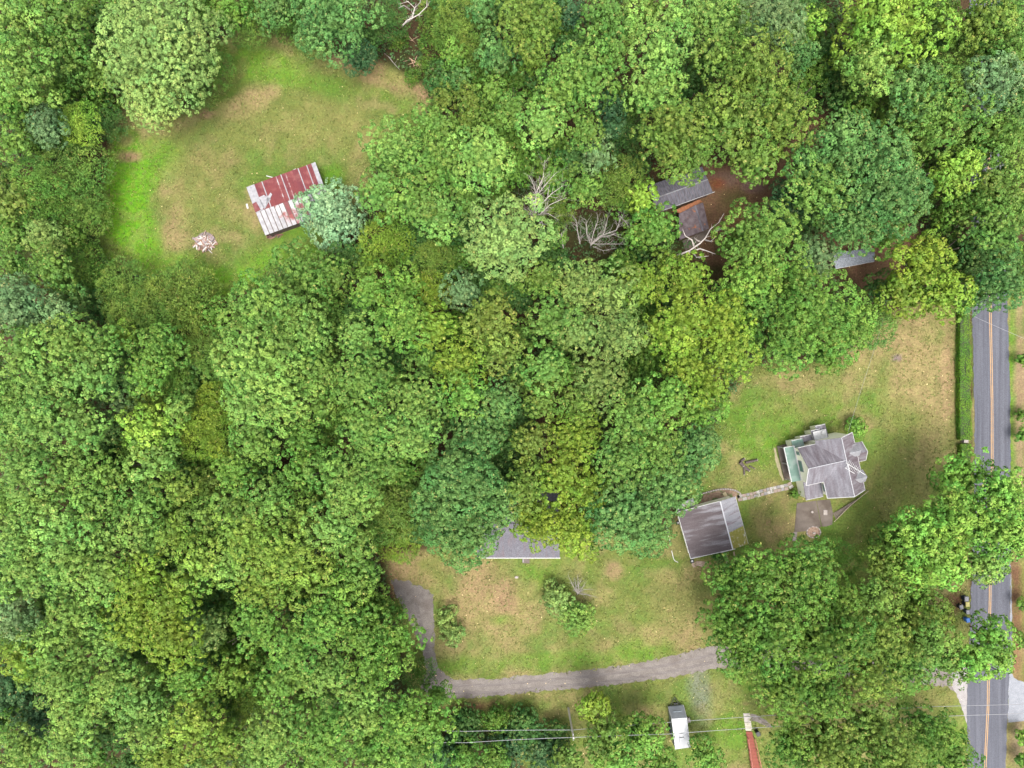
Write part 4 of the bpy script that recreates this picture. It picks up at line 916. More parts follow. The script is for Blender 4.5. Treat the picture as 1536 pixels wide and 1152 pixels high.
for i in range(nb):
    f0, f1 = i / nb + .004, (i + 1) / nb - .006
    A = [hc(520 + (690 - 520) * f, 838 + (742 - 838) * f, .1 + .4 * f) for f in (f0, f1)]
    Bq = [hc(545 + (795 - 545) * f, 885 + (662 - 885) * f, .1 + .4 * f) for f in (f0, f1)]
    MB().slab([A[0], A[1], Bq[1], Bq[0]], .06).build('board', RAMPWOOD, ramp)
MB().tube([hc(530, 905, .35), hc(660, 775, .8), hc(800, 662, 1.1)], .045, 5).build('rail', material('ramp_rail_wood', (0.40, 0.33, 0.24), (0.48, 0.40, 0.30), scale=4), ramp)
for f in (0, .25, .5, .75, 1): p = hc(530 + 270 * f, 905 - 243 * f, .35 + .75 * f); MB().tube([(p.x, p.y, 0), p], .04, 5).build('rail_post', RAMPWOOD, ramp)
sheet('patio_step', [(1150 + x / 5.237, 610 + y / 5.237) for x, y in ((212, 984), (240, 982), (234, 1050), (202, 1056))], .03, DARKPAVER, thick=.04)

# --- stepping-stone path from house to garage
pth = empty('stone_path', W(1145, 742)); tag(pth, 'narrow path of grey slabs between the garage and farmhouse porch', 'path')
pp = [(1106, 747.5), (1120, 744.8), (1135, 741.2), (1150, 737), (1165, 733.5), (1182, 729.8), (1188, 726)]
SLABS = [material('slab_grey', (0.22, 0.20, 0.20), (0.30, 0.28, 0.27), scale=3, grain=.2), material('slab_pale', (0.46, 0.43, 0.40), (0.36, 0.33, 0.30), scale=3, grain=.2), material('slab_pink', (0.36, 0.27, 0.22), (0.28, 0.22, 0.19), scale=3, grain=.2)]
cum = [W(*p) for p in pp]; tot = 0; q = random.Random(12); seq = []
for a, b in zip(cum[:-1], cum[1:]):
    L = (b - a).length; d = (b - a).normalized(); n = max(1, round(L / .62))
    for i in range(n):
        for sd_ in (-.27, .27):
            p = a + d * (i + .5) * L / n + Vector((-d.y, d.x, 0)) * (sd_ + q.uniform(-.03, .03))
            mat = SLABS[1] if 1152 < p.x * S + 768 < 1162 else q.choice(SLABS)
            MB().box((p.x, p.y, .03), (L / n * .9, .48, .06), math.atan2(d.y, d.x) + q.uniform(-.06, .06)).build('slab', mat, pth)

# --- planting bed behind the garage with an arc of stones
gc = lambda x, y, z: W(990 + x / 7.68, 720 + y / 7.68, z)
bed = empty('flower_bed', gc(620, 200, 0)); tag(bed, 'planting bed behind the garage edged by an arc of stones', 'flower bed')
SOIL = material('brown_bed_litter', (0.22, 0.13, 0.09), (0.34, 0.24, 0.16), scale=3, grain=.35, c3=(.10, .14, .04), scale3=1.2, range3=(.5, .6))
MB().prism([gc(x, y, 0) for x, y in ((440, 300), (470, 190), (600, 130), (760, 105), (880, 140), (930, 200), (700, 250))], [gc(x, y, .06) for x, y in ((440, 300), (470, 190), (600, 130), (760, 105), (880, 140), (930, 200), (700, 250))]).build('soil', SOIL, bed)
arc = [(430, 180), (480, 160), (540, 142), (600, 125), (660, 112), (720, 104), (780, 104), (840, 112), (890, 130), (925, 158), (945, 185)]
for i in range(44):
    f = i / 43 * (len(arc) - 1); k = min(int(f), len(arc) - 2); x = arc[k][0] + (arc[k + 1][0] - arc[k][0]) * (f - k); y = arc[k][1] + (arc[k + 1][1] - arc[k][1]) * (f - k)
    o = link_mesh('stone', STONES[i % 6], None, bed, gc(x, y, .03)); o.rotation_euler.z = i * 2.1; o.scale = (1.15, 1.15, 1.2)
bd = MB().box(gc(752, 172, .12), (.55, .9, .08), .5).build('plank', material('yellow_board', (0.66, 0.55, 0.33), (0.58, 0.47, 0.28), scale=4)); tag(bd, 'short yellow board lying in the bed behind the garage', 'board')

# --- garage
gr = empty('garage', gc(600, 550, 0)); tag(gr, 'garage with weathered purple-grey gable roof and mossy corner', 'garage')
gz, gzr = 2.7, 4.3
gnw, gne, gse, gsw = gc(200, 372, gz), gc(866, 190, gz), gc(1016, 735, gz), gc(355, 908, gz)
gn, gs = gc(692, 245, gzr), gc(838, 798, gzr)
GROOF = material('garage_purple_roofing', (0.085, 0.068, 0.071), (0.122, 0.102, 0.107), scale=1.2, stretch=(.3, 2.0, .3), rot=math.radians(15), contrast=(.3, .7), c3=(.34, .34, .37), scale3=.55, range3=(.50, .76), grain=.14, grain_scale=6, spec=.15)
GROOF2 = material('garage_pale_roofing', (0.25, 0.245, 0.265), (0.34, 0.34, 0.365), scale=1.2, stretch=(.3, 2.2, .3), rot=math.radians(15), contrast=(.3, .7), c3=(.16, .10, .12), scale3=.8, range3=(.52, .70), grain=.14, grain_scale=6, spec=.15)
MOSS = material('roof_moss', (0.20, 0.19, 0.03), (0.27, 0.25, 0.06), scale=3, grain=.3, c3=(.42, .42, .36), scale3=1.3, range3=(.58, .66))
MB().slab([gnw, gn, gs, gsw], .12).build('roof_slope', GROOF, gr)
gm1, gm2 = gne.lerp(gse, .62), gn.lerp(gs, .66)
MB().slab([gn, gne, gm1, gm2], .12).build('roof_slope', GROOF2, gr)
mo = MB().slab([gm2, gm1, gse, gs], .12).build('roof_slope', MOSS, gr); mo['label'] = 'moss-covered corner of the roof'
MB().tube([gn + Vector((0, 0, .03)), gs + Vector((0, 0, .03))], .10, 6).build('ridge_cap', material('white_ridge', (.6, .6, .63), (.5, .5, .53), scale=2), gr)
for a, b in ((gnw, gn), (gnw, gsw), (gsw, gs), (gne, gse)): MB().tube([a + Vector((0, 0, -.05)), b + Vector((0, 0, -.05))], .06, 6).build('fascia', WHITE, gr)
gi = [p.lerp((gnw + gse) / 2, .07) for p in (gnw, gne, gse, gsw)]
MB().prism([Vector((p.x, p.y, 0)) for p in gi], [Vector((p.x, p.y, gz - .15)) for p in gi]).build('wall', CREAM, gr)
for a, b, r in ((gi[0], gi[1], gn), (gi[3], gi[2], gs)):
    a, b = Vector((a.x, a.y, gz - .15)), Vector((b.x, b.y, gz - .15)); c_ = r.lerp((gn + gs) / 2, .06) - Vector((0, 0, .2)); d = ((gn + gs) / 2 - r).normalized() * .12; d.z = 0
    MB().prism([a, b, c_], [a + d, b + d, c_ + d]).build('gable', CREAM, gr)
MB().prism([gc(700, 840, .0), gc(870, 797, 0), gc(868, 790, 0), gc(698, 833, 0)], [gc(700, 840, 2.2), gc(870, 797, 2.2), gc(868, 790, 2.2), gc(698, 833, 2.2)]).build('garage_door', WHITE, gr)
MB().slab([gc(190, 345, 2.2), gc(255, 268, 2.2), gc(380, 200, 2.2), gc(408, 300, 2.4), gc(225, 355, 2.4)], .08).build('lean_to_roof', ROOFPALE, gr)
MB().prism([gc(230, 340, 0), gc(270, 280, 0), gc(375, 215, 0), gc(398, 295, 0)], [gc(230, 340, 2.1), gc(270, 280, 2.1), gc(375, 215, 2.1), gc(398, 295, 2.1)]).build('lean_to_wall', CREAM, gr)
MB().slab([gc(455, 296, 1.2), gc(700, 228, 1.2), gc(705, 246, 1.2), gc(460, 314, 1.2)], .06).build('board_ledge', material('pale_yellow_ledge', (.55, .50, .32), (.48, .43, .28)), gr)
# tyres and white pipes by the garage
RUBBER = material('black_rubber', (0.02, 0.02, 0.022), (0.035, 0.035, 0.038), rough=.7)
def tyre(px, py, label, r=.33):
    c = W(px, py, 0); t = empty('tyre', c); tag(t, label, 'tyre', 'tyres by the garage')
    m = MB(); n = 18; prof = [(r * .55, .02), (r * .95, .0), (r, .1), (r * .95, .2), (r * .55, .18)]
    vs_, fs = [], []
    for i in range(n):
        a = 6.283 * i / n
        for rr, z in prof: vs_.append((c.x + rr * math.cos(a), c.y + rr * math.sin(a), z))
    for i in range(n):
        for j in range(5): fs.append((i * 5 + j, ((i + 1) % n) * 5 + j, ((i + 1) % n) * 5 + (j + 1) % 5, i * 5 + (j + 1) % 5))
    m.add(vs_, fs).build('tread', RUBBER, t)
    MB().cyl((c.x, c.y, .04), r * .5, .08, 12).build('rim', WHITE, t)
tyre(1038, 841.5, 'black tyre with a pale rim at the lower garage corner')
tyre(1017, 784, 'black tyre half under trees beside the upper garage wall', .3)
PIPE = WHITE
for lab, pts in (('upper long white pipe lying on grass beside the garage', [(999.5, 786), (1002, 800), (1005.5, 817)]), ('lower bent white pipe lying on grass beside the garage', [(1007.5, 826), (1010, 837), (1012, 841), (1017, 843.5)])):
    o = MB().tube([W(x, y, .07) for x, y in pts], .06, 6).build('pipe', PIPE); tag(o, lab, 'pipe')
for i, (x, y) in enumerate(((1084, 832), (1093, 828))): pass
DIRT = material('bare_dirt', (0.30, 0.21, 0.155), (0.38, 0.29, 0.22), scale=1.5, grain=.25, grain_scale=6)
sheet('dirt_track', [(1086, 830), (1090, 829), (1094, 845), (1094, 851), (1090, 850)], .006, DIRT, jitter=.07, step=.4, seed=21)
sheet('dirt_track', [(1099, 828), (1102, 827), (1105, 842), (1107, 852), (1104, 852)], .006, DIRT, jitter=.07, step=.4, seed=22)
sheet('dirt_patch', [(1034, 843), (1050, 840), (1062, 843), (1058, 849), (1046, 850), (1036, 848)], .006, DIRT, jitter=.3, step=.5, seed=23)
sheet('lawn_line', [(1205 - 45, 672), (1163.5, 672), (1168, 690), (1176, 720), (1174, 722), (1165, 700)], .006, material('dry_edge', (.36, .30, .19), (.28, .26, .14), scale=2, grain=.3), jitter=.06, step=.4, seed=24)

# --- barn with loose metal sheets
bc = lambda x, y, z: W(350 + x / 6.98, 230 + y / 6.98, z)
br = empty('barn', bc(550, 480, 0)); tag(br, 'old barn with patched red and white metal sheet roof', 'barn')
bz, bzr = 2.5, 4.1
bnw, bne, bsw = bc(137, 355, bz), bc(858, 92, bz), bc(332, 860, bz - .1); bse = bne + (bsw - bnw)
brw, bre = bc(234, 622, bzr), bc(234 + 721, 622 - 263, bzr)
RED = [material('red_roof_sheet', (0.20, 0.045, 0.045), (0.165, 0.035, 0.04), scale=.9, stretch=(1, 1, 1), c3=(.26, .085, .08), scale3=.8, range3=(.5, .7), grain=.15, rough=.6),
       material('dark_red_roof_sheet', (0.15, 0.03, 0.04), (0.19, 0.05, 0.05), scale=.9, c3=(.23, .08, .075), scale3=.9, range3=(.5, .7), grain=.15, rough=.6)]
WSHEET = [material('white_roof_sheet', (0.42, 0.41, 0.42), (0.29, 0.28, 0.295), scale=2.0, rough=.6, grain=.12, grain_scale=4),
          material('white_rust_roof_sheet', (0.46, 0.45, 0.46), (0.39, 0.38, 0.39), scale=1.0, c3=(.26, .06, .055), scale3=.75, range3=(.50, .66), rough=.6, grain=.1),
          material('worn_red_white_sheet', (0.27, 0.075, 0.07), (0.22, 0.06, 0.06), scale=1.0, c3=(.5, .49, .49), scale3=.8, range3=(.46, .64), rough=.6, grain=.1)]
def roof_sheet(parent, a0, a1, b0, b1, f0, f1, mat, lift, ribs=True):
    """A sheet between eave a0-a1 and ridge b0-b1, fractions f0..f1 along it."""
    q = [a0.lerp(a1, f0), a0.lerp(a1, f1), b0.lerp(b1, f1), b0.lerp(b1, f0)]
    n = (q[1] - q[0]).cross(q[3] - q[0]).normalized(); n = n if n.z > 0 else -n
    m = MB(); m.slab([p + n * lift for p in q], .02)
    w = (q[1] - q[0]).length; k = max(2, int(w / .45))
    for i in range(1, k):
        m.tube([q[0].lerp(q[1], i / k) + n * (lift + .0), q[3].lerp(q[2], i / k) + n * (lift + .0)], .018, 4)
    return m.build('roof_sheet', mat, parent)
nx = [0, .115, .225, .345, .43, .50, .565, .665, .75, .875, .94, 1.0]
nm = [WSHEET[0], RED[1], RED[0], RED[0], RED[0], RED[1], RED[0], RED[0], RED[0], RED[0], RED[1], WSHEET[0]]
nmat = [WSHEET[0], RED[1], RED[0], RED[0], RED[0], RED[1], RED[0], RED[1], RED[0], RED[1], WSHEET[0]]
for i in range(len(nx) - 1): roof_sheet(br, bnw, bne, brw, bre, nx[i], nx[i + 1], nmat[i], .03 + .012 * (i % 2))
for f, mt in ((.225, WSHEET[0]), (.43, WSHEET[2]), (.50, WSHEET[0]), (.565, WSHEET[2]), (.75, WSHEET[0]), (.875, WSHEET[0])):
    a, b = bnw.lerp(bne, f), brw.lerp(bre, f); w = (bne - bnw).normalized() * .075; u = Vector((0, 0, .075))
    MB().slab([a - w + u, a + w + u, b + w + u, b - w + u], .02).build('seam_strip', mt, br)
# bare patches of the first sheets at the lower west end
for q4 in (((.02, .60), (.125, .60), (.14, 1.0), (.02, .62)), ((.10, .52), (.19, .50), (.26, .72), (.13, .98)), ((.22, .62), (.285, .50), (.30, .58), (.14, .99))):
    pts = [bnw.lerp(bne, f).lerp(brw.lerp(bre, f), g) + Vector((0, 0, .085)) for f, g in q4]
    MB().slab(pts, .02).build('roof_sheet', WSHEET[0], br)
pts = [bnw.lerp(bne, f).lerp(brw.lerp(bre, f), g) + Vector((0, 0, .10)) for f, g in ((.0, .66), (.06, .64), (.08, .97), (.0, .99))]
MB().slab(pts, .02).build('roof_sheet', RED[1], br)
ns = 15
bmw, bme = brw.lerp(bsw, .55), bre.lerp(bse, .55)
q = random.Random(2)
for row, (r0, r1, e0_, e1_) in enumerate(((brw, bre, bmw, bme), (bmw, bme, bsw, bse))):
    for i in range(ns):
        f0, f1 = i / ns + .006, (i + 1) / ns - .006
        if row == 0: mt = WSHEET[0] if i < 4 else WSHEET[1] if i in (4, 5, 7) else RED[0] if i in (6,) else WSHEET[2] if i in (8, 9) else WSHEET[1]
        else: mt = WSHEET[0] if i < 5 else WSHEET[1] if i in (5, 6) else WSHEET[2] if i in (7, 9) else WSHEET[0]
        roof_sheet(br, e0_, e1_, r0, r1, f0, f1, mt, .02 + (.02 if row == 0 else 0) + .006 * (i % 2))
BARNWOOD = material('dark_barn_boards', (0.10, 0.075, 0.06), (0.16, 0.12, 0.10), scale=2, stretch=(4, 4, .4), grain=.2)
MB().slab([bnw, bne, bre, brw], .06).build('roof_deck', BARNWOOD, br); MB().slab([brw, bre, bse, bsw], .06).build('roof_deck', BARNWOOD, br)
bi = [p.lerp((bnw + bse) / 2, .06) for p in (bnw, bne, bse, bsw)]
MB().prism([Vector((p.x, p.y, 0)) for p in bi], [Vector((p.x, p.y, bz - .25)) for p in bi]).build('wall', BARNWOOD, br)
for a, b, r in ((bi[0], bi[3], brw), (bi[1], bi[2], bre)):
    a, b = Vector((a.x, a.y, bz - .25)), Vector((b.x, b.y, bz - .25)); c_ = r.lerp((brw + bre) / 2, .07) - Vector((0, 0, .2)); d = ((brw + bre) / 2 - r).normalized() * .12; d.z = 0
    MB().prism([a, b, c_], [a + d, b + d, c_ + d]).build('gable', BARNWOOD, br)
for lab, a, b, w in (('white board lying by the barn wall at its lower corner', (140, 528), (152, 578), .28), ('white stick beside the barn at its upper eave', (345, 235), (410, 252), .12), ('pale plank poking out from the upper barn eave', (615, 188), (655, 165), .22)):
    p, q_ = bc(*a, .06), bc(*b, .06); o = MB().box((p + q_) / 2, ((q_ - p).length, w, .05), math.atan2((q_ - p).y, (q_ - p).x)).build('plank', WHITE); tag(o, lab, 'board', 'loose boards around the barn')
RUBBLE = material('rubble_brown', (.28, .14, .10), (.2, .13, .1), scale=3)
jp = empty('lumber_pile', bc(420, 868, 0)); tag(jp, 'dark red rubble and boards under the lower barn eave', 'pile')
q = random.Random(8)
for i in range(14):
    p = bc(q.uniform(355, 490), q.uniform(850, 885), .08 + .06 * (i % 3)); MB().box(p, (q.uniform(.5, 1.2), .18, .07), q.uniform(-.5, .9)).build('plank', q.choice((RUBBLE, BARNWOOD, RED[1])), jp)

# --- pile of broken boards in the field
pc = lambda x, y, z: W(270 + x / 19.2, 330 + y / 19.2, z)
pile = empty('board_pile', pc(740, 650, 0)); tag(pile, 'round heap of broken pale boards in the field', 'pile')
PW = [material('bleached_board', (.60, .56, .52), (.46, .42, .38), scale=4), material('pinkish_board', (.42, .29, .25), (.34, .23, .20), scale=4), material('brown_board', (.30, .16, .10), (.24, .14, .1), scale=4), material('mauve_grey_board', (.34, .27, .27), (.28, .22, .22), scale=4)]
MB().cyl(pc(730, 620, 0), 1.55, .06, 18, 1.2).build('ash', material('ash_ground', (.20, .165, .15), (.15, .125, .105), scale=3, grain=.4), pile)
q = random.Random(31)
for i in range(120):
    a = q.uniform(0, 6.283); d = q.uniform(.1, 1.75); c0 = pc(735, 650, 0); L = q.uniform(.3, 1.1)
    x, y = c0.x + math.cos(a) * d, c0.y + math.sin(a) * d * .95
    z = max(.10, .75 - d * .36 + q.uniform(-.1, .15)); up = d > 1.1 and math.sin(a) > .2
    mat = q.choices(PW, (5, 2, 2, 2) if not up else (0, 1, 0, 6))[0]
    o = MB().box((0, 0, 0), (L, q.uniform(.09, .26), .05)).build('board', mat, pile)
    o.location = Vector((x, y, z)) - pile.location; o.rotation_euler = (q.uniform(-.3, .3), q.uniform(-.05, .45), a + q.uniform(-1.2, 1.2))

# --- cabin in the wood
cc_ = lambda x, y, z: W(960 + x / 6.775, 230 + y / 6.775, z)
cb = empty('cabin', cc_(450, 450, 0)); tag(cb, 'cabin in the wood with grey seamed roof strewn with brown leaves', 'cabin')
CROOF = material('cabin_grey_roofing', (0.105, 0.098, 0.115), (0.185, 0.178, 0.205), scale=2.2, stretch=(3.5, .5, .5), rot=math.radians(20), grain=.15, spec=.15)
CROOF2 = material('cabin_dark_roofing', (0.085, 0.06, 0.065), (0.15, 0.12, 0.13), scale=1.5, c3=(.30, .11, .045), scale3=1.0, range3=(.60, .66), grain=.2)
LITTER = material('brown_leaf_litter', (.30, .11, .045), (.20, .085, .04), scale=4, grain=.4)
cz, czr = 2.7, 4.3
cnw, cne, cse, csw = cc_(75, 335, cz), cc_(632, 135, cz), cc_(742, 398, cz), cc_(318, 580, cz)
csw = cse + (cnw - cne); crw, cre = cc_(130, 490, czr), cc_(688, 265, czr)
crw = cre + (cnw - cne)
def seamed(parent, a0, a1, b0, b1, mat, n):
    for i in range(n):
        f0, f1 = i / n, (i + 1) / n
        roof_sheet(parent, a0, a1, b0, b1, f0 + .002, f1 - .002, mat, .02 + .012 * (i % 2))
seamed(cb, cnw, cne, crw, cre, CROOF, 16); seamed(cb, csw, cse, crw, cre, CROOF, 16)
MB().tube([crw, cre], .1, 6).build('ridge_cap', ROOFPALE, cb)
MB().tube([csw.lerp(cse, .1), cse + (cse - csw).normalized() * .3], .05, 5).build('gutter', WHITE, cb)
CWALL = material('brown_cabin_siding', (.14, .075, .06), (.19, .11, .09), scale=2, stretch=(1, 1, 5))
ci = [p.lerp((cnw + cse) / 2, .07) for p in (cnw, cne, cse, csw)]
MB().prism([Vector((p.x, p.y, 0)) for p in ci], [Vector((p.x, p.y, cz - .1)) for p in ci]).build('wall', CWALL, cb)
for a, b, r in ((ci[0], ci[3], crw), (ci[1], ci[2], cre)):
    a, b = Vector((a.x, a.y, cz - .1)), Vector((b.x, b.y, cz - .1)); c_ = r.lerp((crw + cre) / 2, .07) - Vector((0, 0, .12)); d = ((crw + cre) / 2 - r).normalized() * .12; d.z = 0
    MB().prism([a, b, c_], [a + d, b + d, c_ + d]).build('gable', CWALL, cb)
k1, k2, k3, k4, kr1, kr2 = cc_(395, 615, 2.35), cc_(640, 500, 2.35), cc_(702, 765, 2.35), cc_(402, 880, 2.35), cc_(560, 530, 3.1), cc_(640, 790, 3.1)
MB().slab([k1, kr1, kr2, k4], .1).build('roof_slope', CROOF2, cb); MB().slab([kr1, k2, k3, kr2], .1).build('roof_slope', CROOF2, cb)
MB().tube([kr1, kr2], .12, 6).build('ridge_cap', CROOF, cb)
ki = [p.lerp((k1 + k3) / 2, .08) for p in (k1, k2, k3, k4)]
MB().prism([Vector((p.x, p.y, 0)) for p in ki], [Vector((p.x, p.y, 2.2)) for p in ki]).build('wall', CWALL, cb)
sheet('leaf_litter_drift', [(960 + x / 6.775, 230 + y / 6.775) for x, y in ((320, 590), (600, 470), (640, 490), (560, 520), (395, 612))], .012, LITTER)
ld = MB().slab([cc_(345, 582, 2.62), cc_(610, 468, 2.62), cc_(600, 510, 2.55), cc_(400, 608, 2.55)], .05).build('valley_litter', LITTER, cb)
sl = MB().prism([cc_(748, 778, 0), cc_(828, 752, 0), cc_(828, 775, 0), cc_(780, 798, 0)], [cc_(748, 778, .12), cc_(828, 752, .12), cc_(828, 775, .12), cc_(780, 798, .12)]).build('stone_slab', PAVER); tag(sl, 'pale slab on the ground beside the cabin wing', 'slab')
sheet('cabin_pad', [(960 + x / 6.775, 230 + y / 6.775) for x, y in ((430, 890), (640, 790), (720, 770), (700, 830), (560, 940), (460, 990))], .01, CONCRETE)

# --- small shed
sc_ = lambda x, y, z: W(1210 + x / 10.97, 340 + y / 10.97, z)
sh = empty('shed', sc_(750, 500, 0)); tag(sh, 'small shed with pale speckled grey roof among trees', 'shed')
SROOF = material('speckled_pale_shingle', (.165, .18, .205), (.25, .27, .30), scale=5, grain=.3, grain_scale=6)
s1, s2, s3, s4 = sc_(370, 440, 2.4), sc_(1095, 350, 2.4), sc_(1112, 572, 2.3), sc_(480, 690, 2.3)
sr1, sr2 = s1.lerp(s4, .45) + Vector((0, 0, .35)), s2.lerp(s3, .45) + Vector((0, 0, .35))
MB().slab([s1, s2, sr2, sr1], .1).build('roof_slope', SROOF, sh); MB().slab([sr1, sr2, s3, s4], .1).build('roof_slope', SROOF, sh)
MB().tube([s4 - Vector((0, 0, .05)), s3 - Vector((0, 0, .05))], .05, 5).build('fascia', WHITE, sh); MB().tube([s2 - Vector((0, 0, .05)), s3 - Vector((0, 0, .05))], .05, 5).build('fascia', WHITE, sh)
si = [p.lerp((s1 + s3) / 2, .09) for p in (s1, s2, s3, s4)]
MB().prism([Vector((p.x, p.y, 0)) for p in si], [Vector((p.x, p.y, 2.15)) for p in si]).build('wall', CWALL, sh)
MB().slab([sc_(398, 448, 2.62), sc_(438, 442, 2.62), sc_(442, 518, 2.72), sc_(402, 522, 2.72)], .06).build('roof_vent', RUBBER, sh)

# --- low house under the trees
rc = lambda x, y, z: W(700 + x / 7.68, 770 + y / 7.68, z)
rh = empty('ranch_house', rc(640, 300, 0)); tag(rh, 'low house with grey shingle roof half hidden by trees', 'house')
SHING = material('grey_shingle', (.115, .11, .128), (.17, .165, .185), scale=3, stretch=(4, .8, 1), grain=.25, grain_scale=6, c3=(.15, .11, .115), scale3=.5, range3=(.5, .8), spec=.15)
rz, rzr = 2.8, 4.2
r1, r2, r3, r4 = rc(120, -260, rz), rc(1072, -265, rz), rc(1072, 512, rz), rc(120, 512, rz); rr1, rr2 = rc(120, 120, rzr), rc(1072, 120, rzr)
MB().slab([r1, r2, rr2, rr1], .12).build('roof_slope', SHING, rh); MB().slab([rr1, rr2, r3, r4], .12).build('roof_slope', SHING, rh)
MB().tube([rr1, rr2], .1, 6).build('ridge_cap', SHING, rh)
MB().slab([r4 + Vector((0, -.12, -.04)), r3 + Vector((.1, -.12, -.04)), r3 + Vector((.1, .02, -.02)), r4 + Vector((0, .02, -.02))], .1).build('gutter', WHITE, rh)
ri = [p.lerp((r1 + r3) / 2, .05) for p in (r1, r2, r3, r4)]
MB().prism([Vector((p.x, p.y, 0)) for p in ri], [Vector((p.x, p.y, rz - .15)) for p in ri]).build('wall', WHITE, rh)
for a, b, r in ((ri[0], ri[3], rr1), (ri[1], ri[2], rr2)):
    a, b = Vector((a.x, a.y, rz - .15)), Vector((b.x, b.y, rz - .15)); c_ = r.lerp((rr1 + rr2) / 2, .05) - Vector((0, 0, .2)); d = ((rr1 + rr2) / 2 - r).normalized() * .12; d.z = 0
    MB().prism([a, b, c_], [a + d, b + d, c_ + d]).build('gable', WHITE, rh)
MB().box(rc(683, 545, .12), (1.15, .8, .24)).build('step', CONCRETE, rh); MB().tube([rc(650, 525, .3), rc(650, 565, .3)], .05, 5).build('rail', WHITE, rh)
rk = link_mesh('rock', STONES[0], None, None, rc(575, 735, 0)); rk.scale = (2.0, 2.0, 1.5); tag(rk, 'pale rock on dry lawn below the low house', 'rock')

# --- camper trailer
tc_ = lambda x, y, z: W(980 + x / 7.68, 1030 + y / 7.68, z)
tr = empty('camper_trailer', tc_(290, 500, 0)); tag(tr, 'white camper trailer with grey front roof parked under wires', 'trailer')
tz = 2.75; f0, f1 = tc_(212, 372, tz), tc_(383, 358, tz); b1, b0 = tc_(425, 700, tz), tc_(254, 722, tz)
l0, l1 = tc_(172, 232, .75), tc_(346, 212, .75)
GREYCAP = material('grey_camper_front', (.27, .29, .32), (.32, .34, .37), scale=2, rough=.4); CAMPW = material('white_camper_skin', (.52, .53, .545), (.46, .47, .485), scale=2, rough=.4)
CAMPB = material('blue_grey_camper_side', (.10, .15, .19), (.14, .19, .23), scale=2, rough=.35)
def down(p, z): return Vector((p.x, p.y, z))
MB().prism([down(p, .5) for p in (f0, f1, b1, b0)], [down(p, tz - .08) for p in (f0, f1, b1, b0)]).build('body', CAMPB, tr)
MB().add([f0, f1, l1, l0, down(f0, .5), down(f1, .5), down(l1, .5), down(l0, .5)], [(0, 3, 2, 1), (3, 7, 6, 2), (0, 4, 7, 3), (1, 2, 6, 5), (4, 5, 6, 7)]).build('front_cap', GREYCAP, tr)
for p, q_ in ((f0, l0), (f1, l1)): MB().tube([p + Vector((0, 0, .03)), q_ + Vector((0, 0, .03))], .07, 6).build('corner_trim', CAMPW, tr)
MB().box(l0.lerp(f0, .45).lerp(l1.lerp(f1, .45), .5) + Vector((0, 0, .02)), (1.3, .12, .06), .1).build('grab_bar', CAMPB, tr)
MB().slab([f0, f1, b1, b0], .076).build('main_roof', CAMPW, tr)
for a, b in ((f0, b0), (f1, b1)): MB().tube([a + Vector((0, 0, .01)), b + Vector((0, 0, .01))], .06, 6).build('roof_rail', CAMPW, tr)
MB().box(f0.lerp(b0, .55).lerp(f1.lerp(b1, .55), .5) + Vector((0, 0, .1)), (.5, .5, .14), .1).build('roof_vent', CAMPW, tr)
MB().box(f0.lerp(b0, .72).lerp(f1.lerp(b1, .72), .5) + Vector((0, 0, .13)), (.7, .9, .2), .1).build('air_unit', CAMPW, tr)
hd = (l0 + l1) / 2; hd = Vector((hd.x, hd.y, 0)); fw = ((f0 + f1) / 2 - (b0 + b1) / 2).normalized(); sd2 = (f1 - f0).normalized()
MB().tube([hd + sd2 * .8 + Vector((0, 0, .5)), hd + fw * 1.3 + Vector((0, 0, .5))], .06, 5).tube([hd - sd2 * .8 + Vector((0, 0, .5)), hd + fw * 1.3 + Vector((0, 0, .5))], .06, 5).build('hitch', RUBBER, tr)
for s_ in (-.18, .18): MB().cyl(hd + fw * .45 + sd2 * s_ + Vector((0, 0, .5)), .16, .5, 12, .14).build('gas_bottle', RUBBER, tr)
for s_, c_ in ((0, f0), (1, f1)):
    for f in (.52, .64):
        p = f0.lerp(b0, f) if s_ == 0 else f1.lerp(b1, f); p = Vector((p.x, p.y, .36)); o_ = sd2 * (.05 if s_ else -.05)
        wv = MB(); wv.tube([p - sd2 * .12 + o_, p + sd2 * .12 + o_], .36, 14); wv.build('wheel', RUBBER, tr)
MB().box(tc_(402, 382, .25), (.55, .75, .5), .1).build('step', PAVER, tr)

# --- red wooden ramp, slabs and bin
dk = empty('red_ramp', tc_(1140, 700, 0)); tag(dk, 'long red wooden ramp with rails at the bottom edge', 'ramp')
REDW = material('red_stained_boards', (.29, .080, .052), (.24, .066, .044), scale=2, grain=.2); REDP = material('pale_red_rail', (.38, .14, .105), (.32, .115, .085), scale=3)
nb = 40
for i in range(nb):
    a, b = i / nb, (i + .86) / nb
    L = lambda f: tc_(1068 + (1160 - 1068) * f, 518 + 660 * f, .12 + .6 * f); R_ = lambda f: tc_(1140 + (1285 - 1140) * f, 518 + 660 * f, .12 + .6 * f)
    MB().slab([L(a), R_(a), R_(b), L(b)], .05).build('board', REDW, dk)
for k, off in ((0, L), (1, R_)):
    MB().tube([off(.08) + Vector((0, 0, .85)), off(1.0) + Vector((0, 0, .9))], .07, 5).build('rail', REDP, dk)
    for f in (.08, .3, .52, .74, .96): p = off(f); MB().tube([(p.x, p.y, 0), p + Vector((0, 0, .85))], .05, 5).build('rail_post', REDP, dk)
spath = empty('slab_walk', tc_(1085, 410, 0)); tag(spath, 'short walk of pale concrete slabs at the head of the red ramp', 'path')
PSL = material('pale_walk_slab', (.46, .42, .38), (.40, .36, .33), scale=2, grain=.12); PSL2 = material('cream_walk_slab', (.52, .48, .38), (.46, .42, .34), scale=2, grain=.12)
